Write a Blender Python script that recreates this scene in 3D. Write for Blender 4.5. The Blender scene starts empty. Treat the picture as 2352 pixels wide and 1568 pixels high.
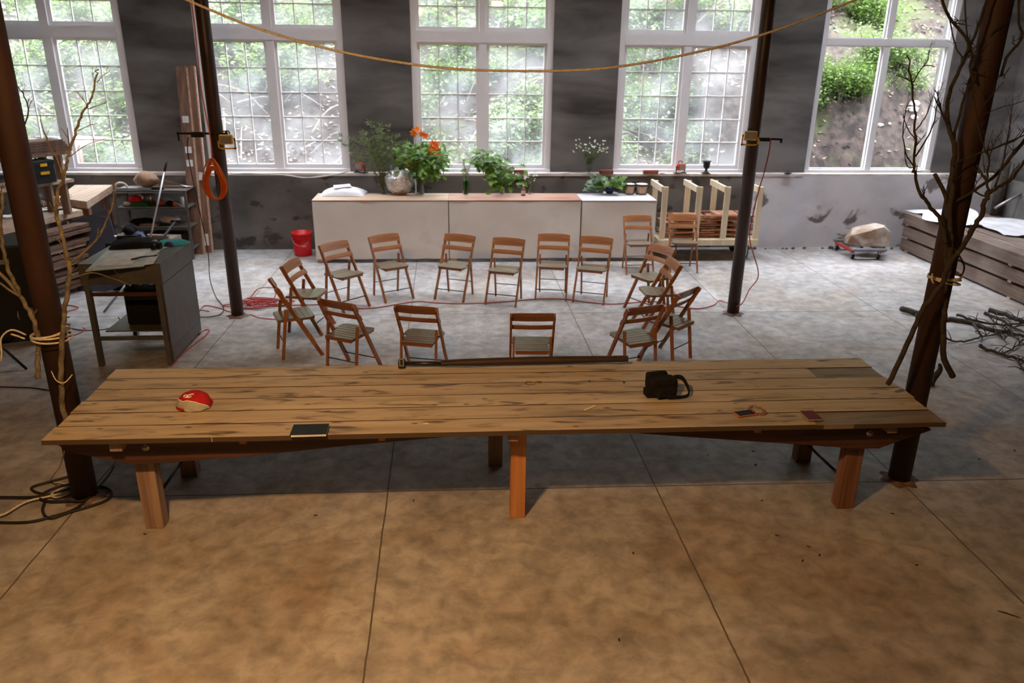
import bpy, bmesh, math, random
from mathutils import Vector, Matrix, noise
random.seed(7)
C = bpy.context.scene.collection
scene = bpy.context.scene
PI = math.pi
def R(a): return math.radians(a)

# ------------------------------------------------------------------ camera
CAM_H = 3.1
F_PX, PITCH, YAW, ROLL = 1791.8, .3568, .0738, .0128
_cp, _sp, _cy, _sy = math.cos(PITCH), math.sin(PITCH), math.cos(YAW), math.sin(YAW)
FW = Vector((_sy * _cp, _cy * _cp, -_sp)); _r = Vector((_cy, -_sy, 0)); _u = _r.cross(FW)
RT = _r * math.cos(ROLL) + _u * math.sin(ROLL); UP = _u * math.cos(ROLL) - _r * math.sin(ROLL)
cd = bpy.data.cameras.new('camera'); cam = bpy.data.objects.new('camera', cd); C.objects.link(cam)
m = Matrix((RT, UP, -FW)).transposed().to_4x4(); m.translation = (0, 0, CAM_H); cam.matrix_world = m
cd.sensor_width = 36; cd.lens = F_PX / 2352 * 36; cd.clip_start = .05; cd.clip_end = 300
cd.dof.use_dof = True; cd.dof.focus_distance = 5.9; cd.dof.aperture_fstop = 2.0
scene.camera = cam
def ray(u, v): return FW + RT * ((u - 1176) / F_PX) + UP * ((784 - v) / F_PX)
O3 = Vector((0, 0, CAM_H))
def atz(u, v, z=0): d = ray(u, v); return O3 + d * ((z - CAM_H) / d.z)      # surveyed point at height z
def aty(u, v, y): d = ray(u, v); return O3 + d * (y / d.y)                   # surveyed point at depth y

# ------------------------------------------------------------------ world, lights, exposure
w = bpy.data.worlds.new('world'); scene.world = w; w.use_nodes = True
nt = w.node_tree; nt.nodes.clear()
wo = nt.nodes.new('ShaderNodeOutputWorld'); bg = nt.nodes.new('ShaderNodeBackground')
tc = nt.nodes.new('ShaderNodeTexCoord'); sx = nt.nodes.new('ShaderNodeSeparateXYZ'); cr = nt.nodes.new('ShaderNodeValToRGB')
cr.color_ramp.elements[0].color = (.78, .84, .92, 1); cr.color_ramp.elements[1].color = (.90, .93, 1, 1)
nt.links.new(tc.outputs['Generated'], sx.inputs[0]); nt.links.new(sx.outputs['Z'], cr.inputs[0])
nt.links.new(cr.outputs[0], bg.inputs[0]); bg.inputs[1].default_value = 22.0
nt.links.new(bg.outputs[0], wo.inputs[0])
def area(name, loc, tgt, sx_, sy_, power, col):
    l = bpy.data.lights.new(name, 'AREA'); l.shape = 'RECTANGLE'; l.size = sx_; l.size_y = sy_; l.energy = power; l.color = col
    o = bpy.data.objects.new(name, l); C.objects.link(o); o.location = loc
    o.rotation_euler = (Vector(tgt) - Vector(loc)).to_track_quat('-Z', 'Y').to_euler(); return o
# tungsten work lamps hung under the loft ceiling, behind and left of the viewer
area('tungsten_lamp', (-1.1, 1.8, 4.1), (-.7, 3.3, 0), .30, .22, 205, (1, .54, .21))
area('tungsten_lamp', (1.3, .6, 4.4), (1.0, 3.4, 0), .30, .22, 16, (1, .60, .28))
scene.view_settings.view_transform = 'Standard'; scene.view_settings.look = 'None'
scene.view_settings.gamma = 1; scene.view_settings.use_curve_mapping = False
scene.view_settings.exposure = 0.0
scene.cycles.max_bounces = 8; scene.cycles.diffuse_bounces = 5; scene.cycles.transparent_max_bounces = 12
scene.cycles.sample_clamp_indirect = 6

# ------------------------------------------------------------------ materials
MATS = {}
def node(nt, t, **k):
    n = nt.nodes.new(t)
    for a, b in k.items(): setattr(n, a, b)
    return n
def mat(name, col, col2=None, scale=(6, 6, 6), detail=6, rough=.6, metal=0, bump=0, bscale=None, lo=.35, hi=.65,
        col3=None, scale3=None, lo3=.58, hi3=.7, spec=.5, trans=0, coords='Object', sheen=0):
    """procedural surface: two colours mixed by stretched noise, an optional third colour in patches, bump"""
    if name in MATS: return MATS[name]
    M = bpy.data.materials.new(name); M.use_nodes = True; nt = M.node_tree; nt.nodes.clear()
    out = node(nt, 'ShaderNodeOutputMaterial'); b = node(nt, 'ShaderNodeBsdfPrincipled')
    nt.links.new(b.outputs[0], out.inputs[0])
    b.inputs['Roughness'].default_value = rough; b.inputs['Metallic'].default_value = metal
    b.inputs['Specular IOR Level'].default_value = spec
    if trans: b.inputs['Transmission Weight'].default_value = trans
    tc = node(nt, 'ShaderNodeTexCoord')
    def nz(sc, det=detail, dist=.4):
        mp = node(nt, 'ShaderNodeMapping'); mp.inputs['Scale'].default_value = sc
        n = node(nt, 'ShaderNodeTexNoise'); n.inputs['Scale'].default_value = 1; n.inputs['Detail'].default_value = det
        n.inputs['Distortion'].default_value = dist
        nt.links.new(tc.outputs[coords], mp.inputs[0]); nt.links.new(mp.outputs[0], n.inputs['Vector']); return n
    def ramp(n, lo, hi, c1, c2):
        r = node(nt, 'ShaderNodeValToRGB'); e = r.color_ramp.elements
        e[0].position = lo; e[1].position = hi; e[0].color = (*c1, 1); e[1].color = (*c2, 1)
        nt.links.new(n.outputs['Fac'], r.inputs[0]); return r
    cur = None
    if col2:
        cur = ramp(nz(scale), lo, hi, col, col2).outputs[0]
    if col3:
        f = ramp(nz(scale3 or tuple(s * .3 for s in scale)), lo3, hi3, (0, 0, 0), (1, 1, 1))
        mx = node(nt, 'ShaderNodeMix', data_type='RGBA'); nt.links.new(f.outputs[0], mx.inputs[0])
        nt.links.new(cur, mx.inputs[6]); mx.inputs[7].default_value = (*col3, 1); cur = mx.outputs[2]
    if cur: nt.links.new(cur, b.inputs['Base Color'])
    else: b.inputs['Base Color'].default_value = (*col, 1)
    if bump:
        bp = node(nt, 'ShaderNodeBump'); bp.inputs['Strength'].default_value = bump; bp.inputs['Distance'].default_value = .01
        nt.links.new(nz(bscale or tuple(s * 3 for s in scale)).outputs['Fac'], bp.inputs['Height'])
        nt.links.new(bp.outputs[0], b.inputs['Normal'])
    MATS[name] = M; return M
def plain(name, col, rough=.6, metal=0, **k):
    k.setdefault('spec', .3)
    rough = rough if metal or max(col) > .05 else max(rough, .55)
    return _plain(name, col, rough, metal, **k)
def _plain(name, col, rough=.5, metal=0, **k): return mat(name, col, tuple(c * .8 for c in col), (9, 9, 9), rough=rough, metal=metal, **k)

# floor: warm grey slab, blotches, saw-cut joints
def concrete_floor():
    M = bpy.data.materials.new('concrete_floor'); M.use_nodes = True; nt = M.node_tree
    b = nt.nodes['Principled BSDF']; tc = node(nt, 'ShaderNodeTexCoord'); L = nt.links.new
    def nz(s, det, dist=0):
        n = node(nt, 'ShaderNodeTexNoise'); n.inputs['Scale'].default_value = s; n.inputs['Detail'].default_value = det
        n.inputs['Distortion'].default_value = dist; n.inputs['Roughness'].default_value = .62
        L(tc.outputs['Object'], n.inputs['Vector']); return n
    def rmp(n, pts):
        r = node(nt, 'ShaderNodeValToRGB'); e = r.color_ramp.elements
        while len(e) < len(pts): e.new(.5)
        for i, (p, c) in enumerate(pts): e[i].position = p; e[i].color = (*c, 1)
        L(n.outputs['Fac'], r.inputs[0]); return r
    a = rmp(nz(1.1, 10, .6), [(.30, (.27, .25, .24)), (.5, (.365, .345, .335)), (.72, (.46, .44, .43))])
    f = rmp(nz(7, 8, .3), [(.34, (.64, .64, .63)), (.62, (1.1, 1.1, 1.1))])
    sp = rmp(nz(38, 3, .2), [(.24, (.35, .33, .3)), (.31, (1, 1, 1))])
    wm = rmp(nz(.75, 6, 1.0), [(.46, (1, 1, 1)), (.70, (.80, .68, .56))])
    def mul(x, y):
        m = node(nt, 'ShaderNodeMix', data_type='RGBA', blend_type='MULTIPLY'); m.inputs[0].default_value = 1
        L(x, m.inputs[6]); L(y, m.inputs[7]); return m.outputs[2]
    c = mul(mul(mul(a.outputs[0], f.outputs[0]), sp.outputs[0]), wm.outputs[0])
    sep = node(nt, 'ShaderNodeSeparateXYZ'); L(tc.outputs['Object'], sep.inputs[0])
    def mth(op, x, y=None):
        n = node(nt, 'ShaderNodeMath', operation=op)
        for i, q in enumerate((x, y)):
            if q is None: continue
            if isinstance(q, (int, float)): n.inputs[i].default_value = q
            else: L(q, n.inputs[i])
        return n.outputs[0]
    wob = mth('MULTIPLY', mth('SUBTRACT', nz(3, 4).outputs['Fac'], .5), .022)
    tot = None
    for ax, a0, b0, wd in JOINTS:
        p, q = (sep.outputs['X'], sep.outputs['Y']) if ax == 'x' else (sep.outputs['Y'], sep.outputs['X'])
        d = mth('ABSOLUTE', mth('SUBTRACT', mth('ADD', p, wob), mth('ADD', mth('MULTIPLY', q, b0), a0)))
        l = mth('LESS_THAN', d, wd)
        tot = l if tot is None else mth('MAXIMUM', tot, l)
    mx = node(nt, 'ShaderNodeMix', data_type='RGBA'); L(tot, mx.inputs[0]); L(c, mx.inputs[6]); mx.inputs[7].default_value = (.10, .082, .068, 1)
    L(mx.outputs[2], b.inputs['Base Color'])
    rr = rmp(nz(2.2, 8, .4), [(.3, (.52, .52, .52)), (.7, (.74, .74, .74))]); L(rr.outputs[0], b.inputs['Roughness'])
    bp = node(nt, 'ShaderNodeBump'); bp.inputs['Strength'].default_value = .12; bp.inputs['Distance'].default_value = .01
    L(nz(14, 8).outputs['Fac'], bp.inputs['Height']); L(bp.outputs[0], b.inputs['Normal'])
    return M
def _ln(p, q):   # x = a + b*y through two surveyed floor points
    p, q = atz(*p), atz(*q); b = (q.x - p.x) / (q.y - p.y); return ('x', p.x - b * p.y, b, .0055)
JOINTS = [_ln((675, 574), (0, 1375)), _ln((960, 583), (835, 1568)), _ln((1249.4, 584), (1720.7, 1564)),
          _ln((1600, 644.7), (2352, 1386)), _ln((1782, 568), (2352, 921)), ('y', 9.31, -.012, .0075), ('y', 5.12, -.012, .0065)]

wood = lambda n, c1, c2, ax='x', **k: mat(n, c1, c2, {'x': (1.2, 22, 22), 'y': (22, 1.2, 22), 'z': (22, 22, 1.2)}[ax], **{**dict(rough=.55, bump=.25), **k})
M_floor = concrete_floor()
M_wall = mat('weathered_concrete', (.042, .037, .034), (.18, .169, .163), (.7, .7, 2.6), 14, .85, bump=.5, bscale=(3, 3, 9), lo=.32, hi=.68,
             col3=(.21, .20, .195), scale3=(.45, .45, .8), lo3=.46, hi3=.72)
M_lowwall = mat('stained_plaster', (.085, .075, .068), (.155, .142, .132), (1, 1, 1.6), 12, .85, bump=.4, bscale=(5, 5, 5), lo=.35, hi=.6,
                col3=(.05, .043, .04), scale3=(2.2, 2.2, 3.4), lo3=.57, hi3=.62)
M_white = mat('white_window_paint', (.92, .92, .95), (.87, .87, .90), (3, 3, 3), rough=.4)
M_ledge = mat('limewashed_ledge', (.72, .66, .62), (.55, .50, .46), (5, 5, 5), rough=.8, bump=.2)
M_ceiling = mat('sooty_ceiling', (.12, .10, .085), (.18, .15, .13), (1, 1, 1), rough=.9)
M_rust = mat('rusty_red_oxide_paint', (.026, .010, .007), (.048, .017, .010), (7, 7, 3), 8, .7, bump=.15, bscale=(30, 30, 14), col3=(.03, .011, .007), scale3=(4, 4, 1.6), lo3=.5, hi3=.68)
M_dkpost = mat('dark_brown_paint', (.030, .016, .012), (.054, .030, .024), (7, 7, 2), 6, .42, bump=.1, bscale=(20, 20, 9))
M_plank = wood('worn_pine_planks', (.30, .175, .075), (.47, .30, .14), 'x', rough=.5, bump=.18, lo=.38, hi=.66, col3=(.17, .10, .055), scale3=(1.1, 9, 9), lo3=.6, hi3=.72)
M_chair = wood('varnished_chair_wood', (.22, .078, .024), (.37, .15, .052), 'z', rough=.33, bump=.1)
M_chairx = wood('varnished_slat_wood', (.22, .080, .028), (.37, .155, .060), 'x', rough=.3, bump=.1)
M_seat = mat('weathered_seat_slats', (.125, .075, .042), (.21, .14, .085), (2.5, 22, 22), rough=.3, bump=.2, lo=.4, hi=.6, col3=(.16, .145, .10), scale3=(5, 5, 5), lo3=.50, hi3=.6)
M_dkmetal = plain('dark_steel', (.05, .045, .042), .4, .8)
M_greymetal = plain('grey_enamel_steel', (.10, .096, .088), .42)
M_galv = plain('galvanised_steel', (.42, .42, .43), .35, .8)
M_black = plain('black_plastic', (.012, .012, .013), .45)
M_blackcloth = mat('black_cloth', (.007, .007, .008), (.012, .012, .013), (40, 40, 40), rough=.9, bump=.3, spec=.2)
M_redplastic = plain('red_plastic', (.72, .018, .025), .35)
M_redcord = plain('red_cord', (.42, .045, .04), .45)
M_orangecord = plain('orange_cord', (.70, .13, .008), .4)
M_darkcord = plain('black_cord', (.02, .018, .017), .5)
M_whitecord = plain('white_cord', (.62, .55, .48), .5)
M_yellow = plain('yellow_plastic', (.75, .42, .01), .35)
M_rope = mat('hemp_rope', (.50, .44, .34), (.72, .65, .52), (60, 60, 60), rough=.85, bump=.5, bscale=(120, 120, 120))
M_bark = mat('grey_bark', (.022, .016, .012), (.055, .042, .030), (18, 18, 18), 8, .85, bump=.6, bscale=(50, 50, 50))
M_lichen = mat('lichened_bark', (.085, .07, .052), (.20, .17, .125), (16, 16, 16), 8, .85, bump=.6, bscale=(50, 50, 50), col3=(.30, .28, .07), scale3=(9, 9, 9), lo3=.6, hi3=.68)
M_canvas = mat('off_white_canvas', (.74, .69, .64), (.82, .775, .73), (1.5, 1.5, 1.5), 8, .75, bump=.15, bscale=(3, 3, 3), col3=(.50, .43, .37), scale3=(1.3, 1.3, 1.3), lo3=.6, hi3=.8)
M_tanwood = wood('tan_plywood', (.42, .27, .18), (.58, .42, .31), 'x', rough=.5, bump=.1)
M_pine = wood('fresh_pine', (.66, .54, .36), (.80, .70, .52), 'z', rough=.6, bump=.1, col3=(.5, .36, .2), scale3=(14, 14, 8), lo3=.66, hi3=.72)
M_brownboard = wood('brown_lumber', (.13, .065, .043), (.23, .125, .085), 'z', rough=.65)
M_lumbery = wood('stacked_lumber', (.09, .048, .032), (.18, .10, .068), 'y', rough=.7)
M_bench = wood('bench_timber', (.38, .26, .18), (.55, .41, .30), 'y', rough=.6)
M_oldbeam = mat('rough_sawn_timber', (.105, .068, .052), (.20, .145, .12), (16, 1.0, 16), 8, .85, bump=.7, bscale=(30, 3, 30), col3=(.30, .24, .20), scale3=(1.2, 1.2, 1.2), lo3=.55, hi3=.75)
M_legwood = wood('reddish_timber_leg', (.20, .125, .095), (.33, .225, .175), 'z', rough=.7, bump=.3)
M_redleg = wood('red_brown_timber_leg', (.13, .055, .032), (.22, .10, .06), 'z', rough=.7, bump=.3)
M_orangewood = wood('orange_timber_leg', (.40, .16, .055), (.55, .25, .09), 'z', rough=.6, bump=.2)
M_beam = wood('dark_red_timber_beam', (.045, .018, .012), (.085, .035, .022), 'x', rough=.65, bump=.2)
M_foil = mat('crumpled_foil', (.95, .95, .97), (.80, .80, .83), (12, 12, 12), rough=.36, metal=.8, bump=1.0, bscale=(30, 30, 30))
M_paper = plain('white_paper', (.82, .82, .84), .8)
M_fabric = mat('white_cotton', (.80, .80, .84), (.72, .72, .76), (4, 4, 4), rough=.9, bump=.15)
def leafmat(name, c1, c2, tr=.35):
    M = bpy.data.materials.new(name); M.use_nodes = True; nt = M.node_tree; nt.nodes.clear()
    o = node(nt, 'ShaderNodeOutputMaterial'); d = node(nt, 'ShaderNodeBsdfPrincipled'); t = node(nt, 'ShaderNodeBsdfTranslucent'); mx = node(nt, 'ShaderNodeMixShader')
    g = node(nt, 'ShaderNodeTexCoord'); n = node(nt, 'ShaderNodeTexNoise'); n.inputs['Scale'].default_value = 9; r = node(nt, 'ShaderNodeValToRGB')
    r.color_ramp.elements[0].color = (*c1, 1); r.color_ramp.elements[1].color = (*c2, 1); r.color_ramp.elements[0].position = .35; r.color_ramp.elements[1].position = .65
    nt.links.new(g.outputs['Object'], n.inputs['Vector']); nt.links.new(n.outputs['Fac'], r.inputs[0])
    nt.links.new(r.outputs[0], d.inputs['Base Color']); nt.links.new(r.outputs[0], t.inputs[0]); d.inputs['Roughness'].default_value = .4
    mx.inputs[0].default_value = tr; nt.links.new(d.outputs[0], mx.inputs[1]); nt.links.new(t.outputs[0], mx.inputs[2]); nt.links.new(mx.outputs[0], o.inputs[0])
    MATS[name] = M; return M
M_leafo = leafmat('oak_leaf', (.05, .13, .012), (.18, .34, .03))
M_leafd = leafmat('dark_leaf', (.05, .12, .02), (.10, .20, .04))
M_grass = leafmat('grassy_leaf', (.13, .17, .06), (.22, .27, .10))
M_hillleaf = leafmat('slope_leaf', (.06, .12, .022), (.15, .23, .05), .4)
M_hillleaf2 = leafmat('pale_slope_leaf', (.10, .17, .055), (.20, .28, .10), .4)
M_bluegreen = leafmat('kale_leaf', (.14, .24, .16), (.26, .36, .24), .2)
M_petal = leafmat('orange_petal', (.85, .16, .01), (.95, .28, .03), .3)
M_whitepetal = leafmat('white_petal', (.8, .8, .72), (.9, .9, .8), .3)
def glassmat(name, haze, tint=(1, 1, 1)):
    M = bpy.data.materials.new(name); M.use_nodes = True; nt = M.node_tree; nt.nodes.clear(); L = nt.links.new
    o = node(nt, 'ShaderNodeOutputMaterial'); t = node(nt, 'ShaderNodeBsdfTransparent'); t.inputs[0].default_value = (*tint, 1)
    g = node(nt, 'ShaderNodeBsdfGlossy'); g.inputs['Roughness'].default_value = .03
    lw = node(nt, 'ShaderNodeLayerWeight'); pw = node(nt, 'ShaderNodeMath', operation='POWER'); pw.inputs[1].default_value = 4; L(lw.outputs['Facing'], pw.inputs[0])
    f = node(nt, 'ShaderNodeMath', operation='MULTIPLY_ADD'); f.inputs[1].default_value = .6; f.inputs[2].default_value = .04; L(pw.outputs[0], f.inputs[0])
    mx = node(nt, 'ShaderNodeMixShader'); L(f.outputs[0], mx.inputs[0]); L(t.outputs[0], mx.inputs[1]); L(g.outputs[0], mx.inputs[2])
    last = mx.outputs[0]
    if haze:
        tr = node(nt, 'ShaderNodeBsdfTranslucent'); tr.inputs[0].default_value = (.93, .96, 1, 1)
        c = node(nt, 'ShaderNodeTexCoord'); n = node(nt, 'ShaderNodeTexNoise'); n.inputs['Scale'].default_value = 1.6; n.inputs['Detail'].default_value = 6
        r = node(nt, 'ShaderNodeMapRange'); r.inputs[1].default_value = .35; r.inputs[2].default_value = .65; r.inputs[3].default_value = haze * .35; r.inputs[4].default_value = haze * 1.5
        L(c.outputs['Object'], n.inputs['Vector']); L(n.outputs['Fac'], r.inputs[0])
        m2 = node(nt, 'ShaderNodeMixShader'); L(r.outputs[0], m2.inputs[0]); L(last, m2.inputs[1]); L(tr.outputs[0], m2.inputs[2]); last = m2.outputs[0]
    L(last, o.inputs[0]); MATS[name] = M; return M
M_pane = glassmat('dusty_window_glass', .08)
M_pane_clear = glassmat('clear_window_glass', 0)
M_water = glassmat('vase_water', 0, (.93, .96, .90))
M_glass = glassmat('thin_glass', .0, (.985, .99, .985))
M_greenglass = glassmat('green_glass', .0, (.42, .62, .30))

# ------------------------------------------------------------------ mesh helpers
class MB:
    def __init__(s): s.v = []; s.f = []; s.sm = []
    def add(s, vs, fs, smooth=False):
        k = len(s.v); s.v += [tuple(p) for p in vs]; s.f += [tuple(i + k for i in f) for f in fs]; s.sm += [smooth] * len(fs); return s
    def box(s, c, d, rz=0, M=None, ch=0):
        """box centred at c with size d; rz about z or matrix M; ch = chamfer"""
        x, y, z = d[0] / 2, d[1] / 2, d[2] / 2
        T = (M if M else Matrix.Rotation(rz, 4, 'Z')); T = Matrix.Translation(c) @ T.to_4x4()
        if ch:
            bm = bmesh.new(); bmesh.ops.create_cube(bm, size=1, matrix=T @ Matrix.Diagonal((d[0], d[1], d[2], 1)))
            bmesh.ops.bevel(bm, geom=bm.edges[:], offset=ch, segments=2, affect='EDGES', profile=.6)
            bm.verts.index_update(); s.add([v.co for v in bm.verts], [[v.index for v in f.verts] for f in bm.faces], False); bm.free(); return s
        vs = [T @ Vector((a, b, cc)) for a in (-x, x) for b in (-y, y) for cc in (-z, z)]
        return s.add(vs, [(0, 1, 3, 2), (4, 6, 7, 5), (0, 4, 5, 1), (2, 3, 7, 6), (0, 2, 6, 4), (1, 5, 7, 3)])
    def bar(s, a, b, wx, wy, up=(0, 0, 1), ch=0):
        """square bar from a to b"""
        a, b = Vector(a), Vector(b); z = (b - a).normalized(); x = Vector(up).cross(z)
        if x.length < 1e-4: x = Vector((1, 0, 0)).cross(z)
        x.normalize(); y = z.cross(x); Rm = Matrix((x, y, z)).transposed()
        return s.box((a + b) / 2, (wx, wy, (b - a).length), M=Rm, ch=ch)
    def tube(s, pts, r, n=8, closed=False, cap=True):
        pts = [Vector(p) for p in pts]; N = len(pts); rr = r if isinstance(r, (list, tuple)) else [r] * N
        vs = []; prev = None
        for i, p in enumerate(pts):
            t = (pts[(i + 1) % N] - pts[i - 1]) if closed else (pts[min(i + 1, N - 1)] - pts[max(i - 1, 0)])
            if t.length < 1e-9: t = Vector((0, 0, 1))
            t.normalize()
            if prev is None: prev = t.orthogonal().normalized()
            x = prev - t * prev.dot(t)
            if x.length < 1e-5: x = t.orthogonal()
            x.normalize(); prev = x; y = t.cross(x)
            vs += [p + (x * math.cos(2 * PI * k / n) + y * math.sin(2 * PI * k / n)) * rr[i] for k in range(n)]
        fs = [(i * n + k, i * n + (k + 1) % n, ((i + 1) % N) * n + (k + 1) % n, ((i + 1) % N) * n + k) for i in range(N if closed else N - 1) for k in range(n)]
        s.add(vs, fs, True)
        if cap and not closed:
            k = len(s.v) - len(vs); s.f += [tuple(k + j for j in range(n))[::-1], tuple(k + (N - 1) * n + j for j in range(n))]; s.sm += [False, False]
        return s
    def lathe(s, prof, c=(0, 0, 0), n=24, smooth=True):
        c = Vector(c); vs = [c + Vector((r * math.cos(2 * PI * k / n), r * math.sin(2 * PI * k / n), z)) for r, z in prof for k in range(n)]
        fs = [(i * n + k, i * n + (k + 1) % n, (i + 1) * n + (k + 1) % n, (i + 1) * n + k) for i in range(len(prof) - 1) for k in range(n)]
        return s.add(vs, fs, smooth)
    def cyl(s, c, r, h, n=24): return s.lathe([(0.0001, 0), (r, 0), (r, h), (0.0001, h)], c, n, False)
    def prism(s, poly, h, T=None):
        """polygon in xy extruded by h along z, placed by matrix T"""
        T = T or Matrix.Identity(4); n = len(poly)
        vs = [T @ Vector((x, y, 0)) for x, y in poly] + [T @ Vector((x, y, h)) for x, y in poly]
        return s.add(vs, [tuple(range(n))[::-1], tuple(range(n, 2 * n))] + [(i, (i + 1) % n, n + (i + 1) % n, n + i) for i in range(n)])
    def blob(s, c, d, seed=0, amp=.15, sc=2, sub=3, smooth=True):
        bm = bmesh.new(); bmesh.ops.create_icosphere(bm, subdivisions=sub, radius=1); o = Vector((seed * 7.3, seed * 1.7, 3))
        vs = [Vector(c) + Vector((v.co.x * d[0], v.co.y * d[1], v.co.z * d[2])) * (1 + amp * noise.noise(v.co * sc + o)) for v in bm.verts]
        bm.verts.index_update(); s.add(vs, [[v.index for v in f.verts] for f in bm.faces], smooth); bm.free(); return s
    def grid(s, fn, nu, nv, smooth=True):
        vs = [fn(i / nu, j / nv) for i in range(nu + 1) for j in range(nv + 1)]
        return s.add(vs, [(i * (nv + 1) + j, (i + 1) * (nv + 1) + j, (i + 1) * (nv + 1) + j + 1, i * (nv + 1) + j + 1) for i in range(nu) for j in range(nv)], smooth)
    def leaf(s, p, d, L, W, nrm=None, bend=.25):
        """one pointed leaf: 6 vertices folded along its midrib"""
        p, d = Vector(p), Vector(d).normalized(); nrm = Vector(nrm) if nrm else Vector((random.uniform(-1, 1), random.uniform(-1, 1), random.uniform(.2, 1)))
        x = d.cross(nrm)
        if x.length < 1e-3: x = d.orthogonal()
        x.normalize(); n = x.cross(d).normalized()
        a = p + d * L * .35 + n * L * bend * .3; b = p + d * L * .7 + n * L * bend * .2; e = p + d * L - n * L * bend * .2
        return s.add([p, a + x * W * .5, a - n * W * .1, a - x * W * .5, b + x * W * .36, b - n * W * .08, b - x * W * .36, e],
                     [(0, 1, 2), (0, 2, 3), (1, 4, 5, 2), (2, 5, 6, 3), (4, 7, 5), (5, 7, 6)], True)
    def lobed(s, p, d, L, W, nrm):
        """oak-like lobed leaf"""
        p, d = Vector(p), Vector(d).normalized(); x = d.cross(Vector(nrm))
        if x.length < 1e-3: x = d.orthogonal()
        x.normalize(); n = x.cross(d).normalized()
        prof = [(0, .03), (.16, .30), (.24, .12), (.42, .5), (.52, .2), (.7, .46), (.8, .16), (.92, .18), (1, .0)]
        c = [p + d * L * t - n * L * .25 * t * t for t, _ in prof]
        vs = c + [c[i] + x * W * h + n * W * h * .2 for i, (t, h) in enumerate(prof)] + [c[i] - x * W * h + n * W * h * .2 for i, (t, h) in enumerate(prof)]
        k = len(prof); return s.add(vs, [(i, i + 1, k + i + 1, k + i) for i in range(k - 1)] + [(i, 2 * k + i, 2 * k + i + 1, i + 1) for i in range(k - 1)], False)
    def build(s, name, m, parent=None, bevel=0, loc=None):
        me = bpy.data.meshes.new(name); me.from_pydata(s.v, [], s.f); me.polygons.foreach_set('use_smooth', s.sm); me.materials.append(m); me.validate(); me.update()
        o = bpy.data.objects.new(name, me); C.objects.link(o)
        if parent: o.parent = parent
        if loc: o.location = loc
        if bevel:
            b = o.modifiers.new('bevel', 'BEVEL'); b.width = bevel; b.segments = 2; b.limit_method = 'ANGLE'
        return o
def thing(name, label, cat, loc=(0, 0, 0), rz=0, group=None):
    o = bpy.data.objects.new(name, None); C.objects.link(o); o.location = loc; o.rotation_euler = (0, 0, rz); o.empty_display_size = .1
    o['label'] = label; o['category'] = cat
    if group: o['group'] = group
    return o
def tag(o, label, cat, group=None, kind=None):
    o['label'] = label; o['category'] = cat
    if group: o['group'] = group
    if kind: o['kind'] = kind
    return o
def struct(o, label=None):
    o['kind'] = 'structure'
    if label: o['label'] = label
    return o
def copy_tree(o, parent=None):
    c = o.copy(); C.objects.link(c)
    if parent: c.parent = parent
    for ch in list(o.children): copy_tree(ch, c)
    return c
def smooth_path(pts, n=6):
    P = [Vector(p) for p in pts]; out = []
    for i in range(len(P) - 1):
        a, b, c, d = P[max(i - 1, 0)], P[i], P[i + 1], P[min(i + 2, len(P) - 1)]
        for k in range(n):
            t = k / n; out.append(.5 * (2 * b + (c - a) * t + (2 * a - 5 * b + 4 * c - d) * t * t + (3 * b - a - 3 * c + d) * t ** 3))
    return out + [P[-1]]
# ------------------------------------------------------------------ the room shell
WY = 12.9; WIN_C = [-6.05, -2.80, .44, 3.69, 6.94]; WW = 1.105; SZ = 1.24; WTOP = 4.45; ROOM_T = 6.2
XL, XR, YB = -8.6, 9.2, -5.0
M_peel = mat('peeling_whitewash', (.56, .54, .57), (.70, .68, .72), (1.2, 1.2, 1.6), 12, .8, bump=.5, bscale=(6, 6, 6), lo=.35, hi=.6,
             col3=(.16, .13, .125), scale3=(1.5, 1.5, 2.4), lo3=.60, hi3=.64)
struct(MB().box(((XL + XR) / 2, (YB + 13.2) / 2, -.1), (XR - XL + .6, 13.2 - YB + .6, .2)).build('floor', M_floor))
wb = MB(); edges = [XL - .2] + [e for c in WIN_C for e in (c - WW, c + WW)] + [XR + .2]
for i in range(0, len(edges), 2):
    a, b = edges[i], edges[i + 1]; wb.box(((a + b) / 2, WY + .2, (SZ + WTOP) / 2), (b - a, .4, WTOP - SZ))
wb.box(((XL + XR) / 2, WY + .2, (WTOP + ROOM_T) / 2), (XR - XL + .4, .4, ROOM_T - WTOP))
WB = struct(wb.build('wall_back', M_wall))
struct(MB().box(((XL + 4.85) / 2, WY + .125, .6), (4.85 - XL, .55, 1.2)).build('dado', M_lowwall, WB))
struct(MB().box(((XR + 4.85) / 2, WY + .125, .6), (XR - 4.85, .55, 1.2)).build('whitewashed_dado', M_peel, WB))
lb = MB(); rnd = random.Random(3); x = XL
while x < XR:                       # ledge: a worn limewashed coping, slightly uneven stretches
    L_ = rnd.uniform(.5, 1.4); e = min(x + L_, XR); lb.box(((x + e) / 2, WY + .125 + rnd.uniform(-.012, .008), 1.218), (e - x, .56, .036 + rnd.uniform(0, .008))); x = e
struct(lb.build('trim_1', M_ledge))
struct(MB().box((XL - .15, (YB + 13.3) / 2, ROOM_T / 2), (.3, 13.3 - YB, ROOM_T)).build('wall_left', M_wall))
struct(MB().box((XR + .15, (YB + 13.3) / 2, ROOM_T / 2), (.3, 13.3 - YB, ROOM_T)).box((XR - .06, 4, .6), (.14, 17.7, 1.2)).build('wall_right', M_wall))
struct(MB().box(((XL + XR) / 2, YB - .15, ROOM_T / 2), (XR - XL + .6, .3, ROOM_T)).build('wall_front', M_wall))
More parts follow.
